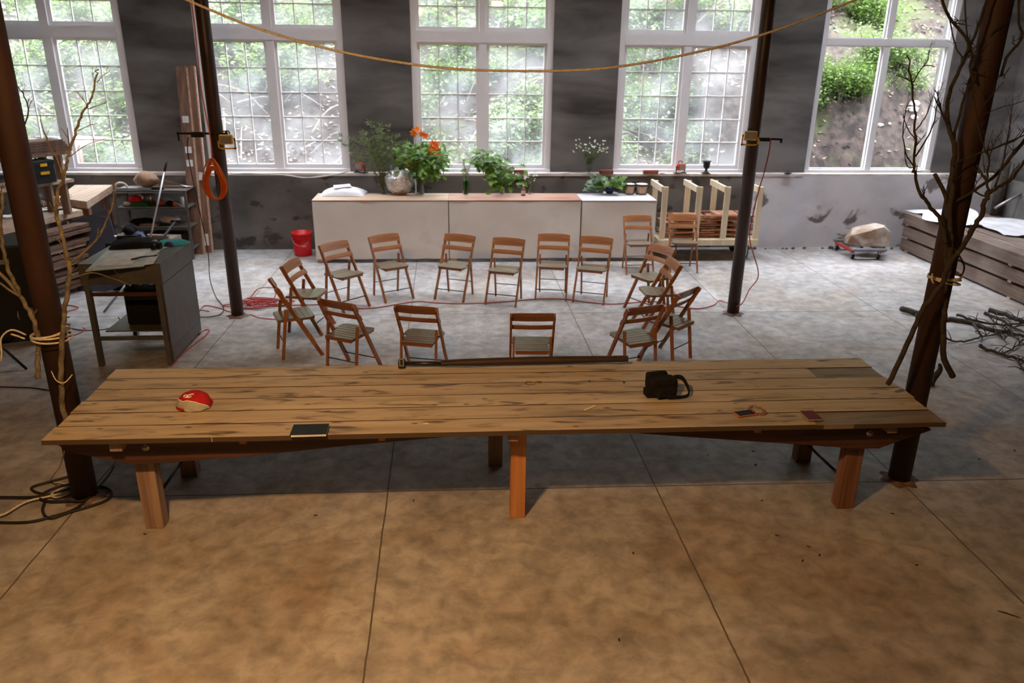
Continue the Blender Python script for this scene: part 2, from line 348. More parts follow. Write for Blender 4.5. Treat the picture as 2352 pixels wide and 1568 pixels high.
# ceiling with a deep glazed roof light, unseen, added to brighten the window side
gx, gy, WELL = [XL - .3, -6.5, 4.0, 8.6, XR + .3], [YB - .3, 9.75, 10.3, 11.6, 13.3], 1.95  # right end widened for more daylight there, well deepened to spare the foreground
opening = {(1, 2), (2, 2), (2, 1)}; cb_, sk, pn = MB(), MB(), MB()
for i in range(4):
    for j in range(4):
        x0, x1, y0, y1 = gx[i], gx[i + 1], gy[j], gy[j + 1]
        if (i, j) not in opening: cb_.box(((x0 + x1) / 2, (y0 + y1) / 2, ROOM_T + .1), (x1 - x0, y1 - y0, .2)); continue
        for di, dj, c, d in ((-1, 0, (x0 - .05, (y0 + y1) / 2), (.1, y1 - y0)), (1, 0, (x1 + .05, (y0 + y1) / 2), (.1, y1 - y0)), (0, -1, ((x0 + x1) / 2, y0 - .05), (x1 - x0, .1)), (0, 1, ((x0 + x1) / 2, y1 + .05), (x1 - x0, .1))):
            if (i + di, j + dj) not in opening: cb_.box((*c, ROOM_T + .2 + WELL / 2), (*d, WELL))
        for k in range(8): sk.box((x0 + (x1 - x0) * k / 7, (y0 + y1) / 2, ROOM_T + WELL + .16), (.05, y1 - y0, .08))
        pn.box(((x0 + x1) / 2, (y0 + y1) / 2, ROOM_T + WELL + .17), (x1 - x0, y1 - y0, .006))
struct(cb_.build('ceiling', M_ceiling)); sk = struct(sk.build('window_6', M_white)); pn.build('pane', M_pane_clear, sk)

# windows: box frame, mullion and transom, sashes with muntin bars
FY = WY + .03
def make_window(n, muntins, glass):
    root = struct(MB().box((-WW + .045, .06, (WTOP - SZ) / 2), (.09, .12, WTOP - SZ)).box((WW - .045, .06, (WTOP - SZ) / 2), (.09, .12, WTOP - SZ))
                  .box((0, .06, WTOP - SZ - .045), (2 * WW - .18, .118, .09)).box((0, .05, .02), (2 * WW, .16, .05)).build('window_%d' % n, M_white))
    root.location = (WIN_C[n - 1], FY, SZ)
    mb = MB().box((0, .06, 1.0), (.115 if muntins else .10, .13, 2.0)).box((0, .06, (2.12 + WTOP - SZ) / 2), (.10, .13, WTOP - SZ - 2.12)).build('mullion', M_white, root)
    MB().box((0, .055, 2.05), (2 * WW - .18, .14, .16 if muntins else .10)).build('transom', M_white, root)
    H0, H1, H2, H3 = .045, 1.975, 2.125, WTOP - SZ - .09
    if not muntins: H1, H2 = 2.0, 2.10
    for sx_ in (-1, 1):
        for nm, z0, z1, rows in (('lower_sash', H0, H1, 5), ('upper_sash', H2, H3, 3)):
            x0, x1 = (.055, WW - .09) if sx_ > 0 else (-WW + .09, -.055)
            fr = .045 if muntins else .014
            s = MB(); cx, wd = (x0 + x1) / 2, x1 - x0
            s.box((x0 + fr / 2, .07, (z0 + z1) / 2), (fr, .05, z1 - z0)); s.box((x1 - fr / 2, .07, (z0 + z1) / 2), (fr, .05, z1 - z0))
            s.box((cx, .07, z0 + fr * .7 + .001), (wd - 2 * fr, .048, fr * 1.4)); s.box((cx, .07, z1 - fr / 2 - .001), (wd - 2 * fr, .048, fr))
            if muntins:
                for k in (1, 2): s.box((x0 + fr + (wd - 2 * fr) * k / 3, .07, (z0 + z1) / 2), (.014, .034, z1 - z0 - .02))
                for k in range(1, rows): s.box((cx, .068, z0 + fr * 1.4 + (z1 - z0 - fr * 2.4) * k / rows), (wd - .02, .034, .017))
            so = s.build(nm, M_white, root)
            MB().box((cx, .075, (z0 + z1) / 2), (wd - fr, .004, z1 - z0 - fr)).build('pane', glass, so)
    return root
for n in range(1, 6): make_window(n, n < 5, M_pane if n < 5 else M_pane_clear)

# ------------------------------------------------------------------ the slope outside
def hill(x, y):
    t = y - 13.3
    base = .55 + .06 * t
    bank = 1.75 if x > 4.9 else 1.0
    base += bank * min(1, max(0, (t - 1.6) / (.9 if x > 4.9 else 2.2))) ** .8
    base += .62 * max(0, t - 2.6)
    if t > 12.5: base += .6 * (t - 12.5)  # upper slope steepened out of view to block low sky light
    n_ = noise.noise(Vector((x * .5, y * .5, 0))) * .3 + noise.noise(Vector((x * 1.9, y * 1.9, 4))) * .13 + noise.noise(Vector((x * 6, y * 6, 9))) * .05
    if x > 5 and t < 4.5: n_ += noise.noise(Vector((x * 2.6, y * 2.6, 14))) * .16 + noise.noise(Vector((x * 5.2, y * 5.2, 3))) * .09
    return base + n_ * min(1, t / 1.5)
M_soil = mat('leaf_littered_soil', (.016, .011, .009), (.055, .038, .031), (7, 7, 7), 12, .95, bump=1.0, bscale=(16, 16, 16), lo=.38, hi=.62, col3=(.055, .065, .025), scale3=(.7, .7, .7), lo3=.52, hi3=.66)
def hill_fn(u, v):
    q = 2 * u - 1; x = 3 + 22 * q + 45 * q ** 5; y = 13.3 + 24 * v ** 1.5; return Vector((x, y, hill(x, y)))  # stretched wide out of view to block low sky light from the sides
struct(MB().grid(hill_fn, 420, 190).build('ground', M_soil))
rl = random.Random(11)
M_litter = mat('dry_leaf_litter', (.13, .088, .066), (.34, .265, .22), (3, 3, 3), rough=.8, lo=.3, hi=.7)
lit = MB()
for _ in range(22000):
    y = 13.4 + 9.5 * rl.random() ** 1.5; x = rl.uniform(-9 - (y - 13) * .5, 10.5 + (y - 13) * .6); z = hill(x, y) + .012
    if x > 5 and y < 17.5 and rl.random() < .75: continue
    a = rl.uniform(0, PI); s_ = rl.uniform(.022, .065)
    dx = Vector((math.cos(a), math.sin(a), rl.uniform(-.3, .5))) * s_; dy = Vector((-math.sin(a), math.cos(a), rl.uniform(-.2, .7))) * s_ * .6; p = Vector((x, y, z))
    lit.add([p - dx, p - dy, p + dx + Vector((0, 0, .01)), p + dy], [(0, 1, 2, 3)])
tag(lit.build('leaf_litter', M_litter), 'dry fallen leaves scattered over the slope outside the windows', 'leaf litter', kind='stuff')
# shrubs: a few grown by hand, then planted again and again on the slope
def make_shrub(seed, m, leaf=.07, nl=620, d=(.55, .5, .5)):
    r = random.Random(seed); st = random.getstate(); random.seed(seed)
    root = thing('shrub', '', 'shrub'); f, s = MB(), MB()
    for k in range(9):
        a = r.uniform(0, 2 * PI); e = Vector((math.cos(a) * d[0] * r.uniform(.3, .9), math.sin(a) * d[1] * r.uniform(.3, .9), d[2] * r.uniform(1.1, 1.9)))
        s.tube(smooth_path([(0, 0, -.1), e * .4 + Vector((0, 0, .1)), e], 3), [.009] * 6 + [.003], 4)
        for q in range(nl // 9):
            t = r.uniform(.35, 1.08); c = e * t + Vector((r.gauss(0, .15), r.gauss(0, .15), r.gauss(0, .10) + .04))
            dr = Vector((r.uniform(-1, 1), r.uniform(-1, 1), r.uniform(-.5, .4))); f.leaf(c, dr, leaf * r.uniform(.7, 1.3), leaf * .62, (r.uniform(-.5, .5), r.uniform(-.9, .1), 1))
    random.setstate(st)
    s.build('stems', M_bark, root); f.build('foliage', m, root); return root
kinds = [make_shrub(1, M_hillleaf), make_shrub(2, M_hillleaf2, .085, 520, (.7, .6, .42)), make_shrub(3, M_hillleaf, .05, 900, (.5, .5, .35)), make_shrub(4, M_hillleaf2, .11, 330, (.7, .5, .6))]
rs = random.Random(5); used = [False] * 4
WNAME = ['leftmost window', 'second window', 'middle window', 'fourth window', 'right-hand window']
HNAME = ['low on the bank', 'half way up the slope', 'high on the slope']
for wi, c in enumerate(WIN_C):
    n_ = [62, 46, 62, 50, 84][wi]
    for k in range(n_):
        t = (k + rs.random()) / n_; y = (14.6 if wi != 3 else 15.0) + 9.8 * t ** 1.1
        if wi == 4: y = (15.6 + rs.random() * .7) if k < 18 else 16.2 + 8.2 * t ** 1.1
        if wi == 1: y = 16.6 + 7.8 * t
        sc_ = (c / 12.95); x = sc_ * y + (rs.uniform(-1.25, .8) if wi == 4 and k < 18 else rs.uniform(-1.25, 1.25)) * y / 12.95
        if wi == 3 and y < 16 and rs.random() < .5: y += 1.5
        ki = rs.choice([0, 1, 2, 3] if wi != 4 else [0, 2, 2]); root = kinds[ki] if not used[ki] else copy_tree(kinds[ki]); used[ki] = True
        root.location = (x, y, hill(x, y) - .03); root.rotation_euler = (0, 0, rs.uniform(0, 6.28)); s_ = rs.uniform(.7, 1.25) * (1 + .05 * (y - 15)); root.scale = (s_, s_, s_ * rs.uniform(.7, 1.0))
        hb = 0 if y < 17 else 1 if y < 20.5 else 2; kn = ['bushy green shrub with small leaves', 'spreading pale green shrub', 'low dense green shrub', 'pale large-leaved green shrub'][ki]
        root['label'] = '%s %s outside the %s' % (kn, HNAME[hb], WNAME[wi]); root['group'] = '%ss %s outside the %s' % (kn, HNAME[hb], WNAME[wi])
# brush heaps of dead sticks outside the second window, a few trunks higher up
def brush_stick(x, y, L, a, el, r_):
    p = Vector((0, 0, .0)); d = Vector((math.cos(a) * math.cos(el), math.sin(a) * math.cos(el), math.sin(el))); q = p + d * L * .5 + Vector((rs.uniform(-.15, .15), rs.uniform(-.1, .1), rs.uniform(.05, .25)))
    o = MB().tube(smooth_path([p, q, d * L], 5), [r_ * (1 - .06 * i) for i in range(11)], 5).build('dead_stick', M_stick); o.location = (x, y, hill(x, y) + .05); return o
M_stick = mat('dry_grey_stick', (.24, .19, .16), (.42, .35, .30), (6, 6, 6), rough=.8)
for wi, n_, y0 in ((1, 40, 15.2), (0, 14, 15.2), (2, 14, 15.0), (3, 12, 15.0)):
    for k in range(n_):
        y = y0 + rs.uniform(0, 3.2); x = WIN_C[wi] / 12.95 * y + rs.uniform(-1.2, 1.2)
        tag(brush_stick(x, y, rs.uniform(.6, 1.7), rs.uniform(-.6, PI + .6), rs.uniform(-.05, .7), rs.uniform(.008, .022)),
            'dead grey stick tangled in the brush outside the ' + WNAME[wi], 'stick', 'dead sticks outside the ' + WNAME[wi])
# stones on the bank
for i in range(20):
    y = 14.0 + rs.random() * 2.0; wi = rs.choice((2, 3, 4, 4)); x = WIN_C[wi] / 12.95 * y + rs.uniform(-1.1, 1.1); s_ = rs.uniform(.04, .10)
    o = MB().blob((0, 0, 0), (s_ * 1.3, s_, s_ * .6), i, .5, 1.5, 2, False).build('stone', mat('pale_field_stone', (.20, .18, .17), (.34, .31, .29), (9, 9, 9), rough=.85)); o.location = (x, y, hill(x, y) + s_ * .2)
    tag(o, 'pale stone lying on the bank outside the ' + WNAME[wi], 'stone', 'stones on the bank outside the ' + WNAME[wi])
# ------------------------------------------------------------------ posts
def post(x, y, r, m, name, label, r2=None):
    t = thing(name, label, 'column', (x, y, 0))
    MB().tube([(0, 0, .0), (0, 0, ROOM_T)], [r, r], 28).build('shaft', m, t)
    b = MB(); rr = random.Random(int(x * 10))
    b.grid(lambda u, v: Vector(((r + .002 + v * (.05 + .02 * math.sin(u * 40))) * math.cos(u * 2 * PI), (r + .002 + v * (.05 + .02 * math.sin(u * 40))) * math.sin(u * 2 * PI), .02 * (1 - v) + .001)), 40, 2)
    b.build('mortar_collar', mat('rust_stained_mortar', (.10, .06, .045), (.2, .14, .11), (14, 14, 14), rough=.9, bump=.6), t); return t
post(-2.74, 5.17, .086, M_rust, 'steel_post', 'thick red-brown steel post at the left end of the long table')
post(3.42, 5.11, .081, M_rust, 'steel_post', 'thick red-brown steel post at the right end of the long table')
post(-2.70, 9.32, .074, M_dkpost, 'steel_post', 'dark brown steel post hung with a coiled orange cord')
post(3.49, 9.20, .075, M_dkpost, 'steel_post', 'dark brown steel post in front of the chair cart')

# ------------------------------------------------------------------ the long plank table
TZ = .80; TX0, TX1, TY0, TY1 = -2.58, 3.26, 4.50, 5.67
T = thing('plank_table', 'very long rustic plank table on timber legs in the foreground', 'table', (0, 0, 0))
rt = random.Random(21); tb = MB(); N = 6
for k in range(N):
    a = TY0 + (TY1 - TY0) * k / N; b = TY0 + (TY1 - TY0) * (k + 1) / N
    e0 = TX0 + rt.uniform(-.01, .01) ; e1 = TX1 + rt.uniform(-.03, .02)
    cuts = [e0, e1]
    if k == 0: cuts = [e0, 2.37, e1]
    if k == 4: cuts = [e0, 2.72, e1]
    for q in range(len(cuts) - 1):
        x0, x1 = cuts[q] + (.002 if q else 0), cuts[q + 1]
        nseg = 24
        vs = []
        for i in range(nseg + 1):
            x = x0 + (x1 - x0) * i / nseg; wv = .0025 * noise.noise(Vector((x * 1.3, k * 3.1, 0))); zz = TZ + .002 * noise.noise(Vector((x, k, 5))) - (.004 if q and len(cuts) > 2 else 0)
            ya, yb = a + .0030 + wv, b - .0030 + wv
            if k == 0: ya += .006 * noise.noise(Vector((x * 2.2, 9, 1)))
            vs += [(x, ya, zz - .032), (x, yb, zz - .032), (x, yb, zz), (x, ya, zz)]
        fs = [(i * 4 + j, i * 4 + (j + 1) % 4, i * 4 + 4 + (j + 1) % 4, i * 4 + 4 + j) for i in range(nseg) for j in range(4)] + [(3, 2, 1, 0), (nseg * 4, nseg * 4 + 1, nseg * 4 + 2, nseg * 4 + 3)]
        tb.add(vs, fs)
# boards: a third, greyer repair material on the right-hand pieces is the wood's own colour there
def table_mat():
    M = bpy.data.materials.new('worn_pine_table_boards'); M.use_nodes = True; nt = M.node_tree; b = nt.nodes['Principled BSDF']; L = nt.links.new
    tc = node(nt, 'ShaderNodeTexCoord'); sep = node(nt, 'ShaderNodeSeparateXYZ'); L(tc.outputs['Object'], sep.inputs[0])
    def mth(op, x, y=None, z=None):
        n = node(nt, 'ShaderNodeMath', operation=op)
        for i, q in enumerate((x, y, z)):
            if q is None: continue
            if isinstance(q, (int, float)): n.inputs[i].default_value = q
            else: L(q, n.inputs[i])
        return n.outputs[0]
    idx = mth('FLOOR', mth('MULTIPLY', mth('SUBTRACT', sep.outputs['Y'], TY0 + .0005), N / (TY1 - TY0)))
    cmb = node(nt, 'ShaderNodeCombineXYZ'); L(sep.outputs['X'], cmb.inputs[0]); L(mth('ADD', sep.outputs['Y'], mth('MULTIPLY', idx, 3.7)), cmb.inputs[1]); L(mth('MULTIPLY', idx, 5.3), cmb.inputs[2])
    def nz(sc, det, dist=.25):
        mp = node(nt, 'ShaderNodeMapping'); mp.inputs['Scale'].default_value = sc; n = node(nt, 'ShaderNodeTexNoise'); n.inputs['Scale'].default_value = 1; n.inputs['Detail'].default_value = det; n.inputs['Distortion'].default_value = dist
        L(cmb.outputs[0], mp.inputs[0]); L(mp.outputs[0], n.inputs['Vector']); return n.outputs['Fac']
    def rmp(f, pts):
        r = node(nt, 'ShaderNodeValToRGB'); e = r.color_ramp.elements
        while len(e) < len(pts): e.new(.5)
        for i, (p, c) in enumerate(pts): e[i].position = p; e[i].color = (*c, 1)
        L(f, r.inputs[0]); return r.outputs[0]
    def mix(f, a, c, mode='MIX'):
        m = node(nt, 'ShaderNodeMix', data_type='RGBA', blend_type=mode)
        (L(f, m.inputs[0]) if not isinstance(f, (int, float)) else setattr(m.inputs[0], 'default_value', f)); L(a, m.inputs[6])
        (L(c, m.inputs[7]) if not isinstance(c, tuple) else setattr(m.inputs[7], 'default_value', (*c, 1))); return m.outputs[2]
    c = rmp(nz((.9, 17, 1), 8), [(.25, (.35, .275, .175)), (.5, (.48, .395, .275)), (.75, (.58, .50, .37))])
    c = mix(rmp(nz((1.8, 5, 1), 6), [(.45, (0, 0, 0)), (.75, (.75, .75, .75))]), c, (.43, .35, .23))
    c = mix(rmp(nz((3.0, 17, 1), 7, .5), [(.56, (0, 0, 0)), (.68, (.9, .9, .9))]), c, (.085, .06, .042))
    c = mix(rmp(nz((1.5, 6, 1), 5, .4), [(.56, (0, 0, 0)), (.74, (.8, .8, .8))]), c, (.15, .135, .10))
    v = node(nt, 'ShaderNodeTexVoronoi'); v.inputs['Scale'].default_value = 1; mp = node(nt, 'ShaderNodeMapping'); mp.inputs['Scale'].default_value = (3.3, 7.5, 1); L(cmb.outputs[0], mp.inputs[0]); L(mp.outputs[0], v.inputs['Vector'])
    c = mix(rmp(v.outputs['Distance'], [(.05, (.9, .9, .9)), (.10, (0, 0, 0))]), c, (.10, .055, .03))
    # per-board tone, and the two darker replacement boards at the right end
    c = mix(1.0, c, rmp(mth('FRACT', mth('MULTIPLY', idx, .37)), [(0, (.9, .88, .86)), (1, (1.08, 1.08, 1.06))]), 'MULTIPLY')
    r1 = mth('MULTIPLY', mth('GREATER_THAN', sep.outputs['X'], 2.371), mth('LESS_THAN', idx, .5))
    r2 = mth('MULTIPLY', mth('GREATER_THAN', sep.outputs['X'], 2.721), mth('MULTIPLY', mth('LESS_THAN', idx, 4.5), mth('GREATER_THAN', idx, 3.5)))
    c = mix(mth('MULTIPLY', mth('ADD', r1, r2), .72), c, rmp(nz((1.5, 20, 1), 6), [(.35, (.085, .065, .045)), (.65, (.15, .115, .08))]))
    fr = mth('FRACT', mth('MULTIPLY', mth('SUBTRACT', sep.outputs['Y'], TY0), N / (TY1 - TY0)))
    c = mix(mth('GREATER_THAN', mth('ABSOLUTE', mth('SUBTRACT', fr, .5)), .5 - .0055 * N / (TY1 - TY0)), c, (.07, .045, .028))   # gap shade painted as a dark line along the board edges
    L(c, b.inputs['Base Color']); b.inputs['Roughness'].default_value = .5
    bp = node(nt, 'ShaderNodeBump'); bp.inputs['Strength'].default_value = .25; bp.inputs['Distance'].default_value = .004; L(nz((2, 60, 1), 8), bp.inputs['Height']); L(bp.outputs[0], b.inputs['Normal'])
    return M
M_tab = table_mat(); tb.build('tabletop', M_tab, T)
def leg(x, y, w_, d_, h, m): MB().box((x, y, h / 2), (w_, d_, h), ch=.006).build('leg', m, T)
leg(-2.09, 4.77, .125, .10, .565, M_legwood); leg(.405, 4.77, .105, .09, .768, M_orangewood); leg(2.80, 4.77, .125, .10, .565, M_redleg)
leg(-2.07, 5.45, .12, .10, .565, M_legwood); leg(.285, 5.50, .11, .09, .768, M_legwood); leg(2.78, 5.45, .12, .10, .565, M_redleg)
XZ = Matrix(((1, 0, 0, 0), (0, 0, -1, 0), (0, 1, 0, 0), (0, 0, 0, 1)))
def beam(poly, y):
    o = MB().prism(poly, .07, Matrix.Translation((0, y + .035, 0)) @ XZ).build('side_beam', M_beam, T, bevel=.004); return o
bz = TZ - .035
left_poly = [(-2.50, bz), (-2.565, .735), (-2.56, .70), (-2.48, .644), (-2.13, .552), (-1.86, .558), (-1.3, .598), (-.73, .651), (-.1, .70), (.3, bz)]
right_poly = [(.7, bz), (1.26, .69), (1.91, .625), (2.38, .58), (2.72, .544), (2.91, .539), (3.09, .61), (3.26, .672), (3.255, .685), (2.95, .72), (2.65, bz)]
for y in (4.665, 5.44):
    b1 = beam(left_poly[::-1], y); b2 = beam(right_poly[::-1], y)
    if y < 5:
        for q, bb in ((-2.02, b1), (2.82, b2)):
            bo = MB().lathe([(.0001, .018), (.010, .018), (.0105, .008), (.026, .006), (.028, 0), (.0001, 0)], n=20)
            o = bo.build('bolt', M_galv, bb); o.location = (q, y - .036, .675 if q < 0 else .665); o.rotation_euler = (PI / 2, 0, 0)
for x, m_, sz in ((-2.17, M_legwood, .075), (-1.38, M_orangewood, .042), (-.50, M_orangewood, .042), (.35, M_legwood, .065), (1.995, M_orangewood, .042), (2.93, M_legwood, .065)):
    o = MB().box((x, (TY0 + TY1) / 2 + .02, TZ - .034 - sz / 2), (sz, TY1 - TY0 - .06, sz)).build('cross_batten', m_, T)
for x0 in (-2.07, 2.80):
    MB().tube([(x0 - .015, 5.40, .17), (x0 - .005, 4.82, .20)], .011, 8).build('brace_rod', M_dkmetal, T)
# right end: small plank ends sticking out under the top is part of the beam

# ------------------------------------------------------------------ things on the table
def on(u, v): p = atz(u, v, TZ + .003); return (p.x, p.y, TZ + .004)
# cap
p = on(446, 932)
cap = thing('baseball_cap', 'red and grey baseball cap with a white embroidered letter on the long table', 'cap', p, R(-14))
M_capred = mat('red_cap_cloth', (.42, .004, .010), (.36, .003, .009), (20, 20, 20), rough=.85, bump=.2); M_capgrey = mat('grey_cap_cloth', (.30, .29, .24), (.38, .37, .31), (20, 20, 20), rough=.9, bump=.2)
def capshell(a, v, k=1.0):
    """crown of the cap slumped toward the viewer; a round it, v from the rim up"""
    r = .105 * math.cos(v * PI / 2) ** .62; z = .088 * math.sin(v * PI / 2)
    x, y = r * math.cos(a) * 1.12, r * math.sin(a) * .92 + .03 * v; q = Vector((x * 22, y * 22, z * 22))
    return Vector((x * k, y * k, z * k + .006 * noise.noise(q) + .002))
def seam(a): return .50 * max(0, -math.sin(a + .15)) ** .7 - .06 * max(0, 1 - abs(a - 4.35) * 3)
MB().grid(lambda u, v: capshell(u * 2 * PI, seam(u * 2 * PI) + (1 - seam(u * 2 * PI)) * v * .999), 48, 12).build('front_panel', M_capred, cap)
MB().grid(lambda u, v: capshell(PI * .95 + u * PI * 1.1, seam(PI * .95 + u * PI * 1.1) * v, 1.01), 34, 8).build('mesh_back', M_capgrey, cap)
MB().tube([capshell(a, seam(a), 1.03) for a in [PI * .98 + i * PI * 1.0 / 26 for i in range(27)]], .0035, 6).build('piping', M_paper, cap)
MB().grid(lambda u, v: Vector((-.09 * math.cos(PI * u) * (1 + .1 * v), .055 + .075 * v * math.sin(PI * u), .004 + .010 * math.sin(PI * u))), 16, 4).build('brim', M_capred, cap)
MB().grid(lambda u, v: capshell(3.75 + .85 * u, .10 * v + .01, 1.045), 12, 3).build('back_strap', M_capred, cap)
def cs(du, dv): return capshell(4.45 + du, .74 + dv, 1.02)
em = MB(); em.tube([cs(-.22 + .30 * math.cos(t), -.02 + .055 * math.sin(t)) for t in [i * 2 * PI / 16 for i in range(16)]], .0042, 6, closed=True)
em.tube(smooth_path([cs(-.05, -.06), cs(.06, .05), cs(.25, .13), cs(.6, .15)], 4), .0045, 6).tube(smooth_path([cs(-.20, -.075), cs(.12, -.075), cs(.36, -.02), cs(.34, .03)], 5), .0042, 6)
em.build('embroidered_letter', M_paper, cap)
# notebook
nb = thing('notebook', 'black hardcover notebook with white page edges near the front edge of the long table', 'notebook', on(712, 993), R(1))
MB().box((0, 0, .0035), (.225, .145, .003), ch=.001).box((0, 0, .0225), (.225, .145, .003), ch=.001).box((-.111, 0, .013), (.003, .145, .02)).build('cover', plain('black_notebook_cover', (.010, .016, .018), .35), nb)
MB().box((.002, 0, .013), (.218, .139, .0155)).build('pages', M_paper, nb)
MB().box((.075, 0, .0245), (.004, .146, .0012)).build('elastic_band', M_black, nb)
# camera bag
cbg = thing('camera_bag', 'small black camera bag with a shoulder strap on the long table', 'bag', on(1519, 905), R(12))
def bagfn(dx, dy, dz, z0): return lambda mb: mb.box((0, 0, z0 + dz / 2), (dx, dy, dz), ch=.025)
b = MB().box((0, 0, .065), (.20, .12, .13), ch=.028); b.build('body', M_blackcloth, cbg)
MB().box((-.01, .075, .085), (.16, .06, .12), ch=.022).build('lid_pocket', M_blackcloth, cbg)
MB().box((.0, -.072, .045), (.15, .045, .08), ch=.018).build('front_pocket', M_blackcloth, cbg)
MB().box((-.118, -.02, .04), (.05, .07, .06), ch=.015).build('side_pouch', M_blackcloth, cbg)
st = MB()
for dz in (0, .012, .024): st.tube(smooth_path([(.095, .02, .10 + dz), (.15, .0, .10 + dz), (.175, -.05, .05 + dz), (.16, -.10, .015 + dz * .5), (.08, -.11, .01 + dz * .5), (.0, -.095, .012 + dz)], 6), .006, 6)
st.build('strap', M_blackcloth, cbg)
MB().tube([(.085, .05, .12), (.10, .045, .10), (.095, .055, .085)], .003, 6).tube([(-.11, .05, .05), (-.13, .03, .03)], .003, 6).build('buckle', M_galv, cbg)
# phone in beaded case, passport
ph = thing('mobile_phone', 'black-screened mobile phone in a pink beaded case on the right of the long table', 'phone', on(1712, 951), R(14))
MB().box((0, 0, .006), (.155, .078, .010), ch=.004).build('case', plain('pink_phone_case', (.45, .16, .17), .4), ph)
MB().box((0.0, 0, .0115), (.135, .066, .002)).build('screen', plain('phone_glass', (.004, .004, .005), .08), ph)
bd = MB(); rb = random.Random(4)
for i in range(46): a = i / 46 * 2 * PI; bd.blob((.095 + .045 * math.cos(a) + rb.gauss(0, .006), .01 + .065 * math.sin(a), .008 + rb.random() * .01), (.006, .006, .006), i, 0, 1, 1)
bd.build('beaded_strap', plain('beads', (.30, .13, .12), .2), ph)
tr = MB()
for i in range(8): tr.blob((-.06 + i * .016, .042, .010), (.008, .007, .008), i, 0, 1, 1)
tr.build('charm_row', plain('pale_green_beads', (.36, .40, .26), .25), ph)
ps = thing('passport', 'dark red passport booklet on the right of the long table', 'passport', on(1862, 957), R(2))
MB().box((0, 0, .004), (.098, .135, .0012)).box((0, 0, .0125), (.098, .135, .0014)).build('cover', plain('maroon_cover', (.11, .012, .026), .6), ps)
MB().box((0.001, 0, .008), (.094, .131, .008)).build('pages', plain('cream_pages', (.72, .60, .45), .7), ps)
# craft stick, spectacles, small bits
p = atz(1355, 938, TZ)
tag(MB().box((0, 0, .002), (.115, .012, .003), ch=.001).build('craft_stick', plain('pale_birch', (.85, .72, .50), .6)), 'pale flat wooden stick lying on the long table', 'stick').location = (p.x, p.y, TZ + .003)
bpy.data.objects['craft_stick'].rotation_euler = (0, 0, R(38))
p = on(1222, 880); rg = thing('keyring', 'brass key ring with a fine wire loop near the middle of the long table', 'key ring', p, 0)
MB().tube([(.05 + .022 * math.cos(t), .012 * math.sin(t) + .01, .004) for t in [i * 2 * PI / 18 for i in range(18)]], .0028, 6, closed=True).tube([(.03, .01, .004), (.0, .008, .004)], .003, 6).build('clasp', plain('brass', (.55, .36, .10), .3, 1), rg)
MB().tube(smooth_path([(.0, .01, .003), (-.03, .03, .004), (-.05, .0, .003), (-.03, -.03, .003), (.01, -.03, .003), (.02, -.015, .003)], 6), .0013, 6).build('wire_loop', M_dkmetal, rg)
for i, (u, v, n_) in enumerate(((1354, 877, 'left of the two blue pegs lying on the long table behind the pale stick'), (1433, 879, 'right of the two blue pegs lying on the long table nearer the camera bag'))):
    p = on(u, v); tag(MB().lathe([(.0001, 0), (.007, .001), (.008, .006), (.004, .012), (.0001, .013)], n=12).build('blue_peg', plain('blue_plastic', (.03, .08, .25), .4)), n_, 'peg').location = p
p = on(728, 901); o = tag(MB().box((0, 0, .0015), (.034, .007, .003)).build('chalk_stub', M_paper), 'tiny white chalk stub on the back boards of the long table', 'chalk'); o.location = p
p = on(978, 973); tag(MB().add([(-.02, 0, 0.0005), (-.006, .008, .0008), (.01, .012, .0005), (.022, .002, .0008), (.006, -.008, .0005), (-.01, -.006, .0008)], [(0, 1, 2, 3, 4, 5)]).build('paint_fleck', M_paper), 'white paint fleck dried on the long table', 'paint spot').location = p
# cant hook leaning along the far edge
a, b = atz(925, 836, TZ), atz(1437, 831, TZ)
ch_ = thing('bar_clamp_pole', 'long dark pole with a metal head lying along the far edge of the long table', 'pole', (a.x, 5.60, TZ + .004), 0)
L_ = b.x - a.x
MB().tube([(0.02, 0, .035), (.35, .0, .028)], [.017, .019], 12).build('steel_shaft', plain('worn_steel', (.07, .05, .045), .35, .7), ch_)
n_ = 14
MB().grid(lambda u, v: Vector((.30 + (L_ - .30) * u, .034 * math.cos(v * 2 * PI) * (1 - .0 * u), .036 + .030 * math.sin(v * 2 * PI) * (.55 + .5 * math.sin(min(u * 1.15, 1) * PI * .9) ** .6) + .012 * u)), 24, 12).build('wooden_handle', plain('dark_oiled_wood', (.045, .026, .018), .45), ch_)
MB().box((0, 0, .034), (.055, .055, .062), ch=.008).build('clamp_head', M_dkmetal, ch_)
MB().box((-.014, -.03, .055), (.008, .012, .055)).box((.014, -.03, .055), (.008, .012, .055)).box((0, -.03, .085), (.04, .012, .007)).box((0, -.03, .028), (.04, .012, .007)).build('steel_bracket', M_galv, ch_)
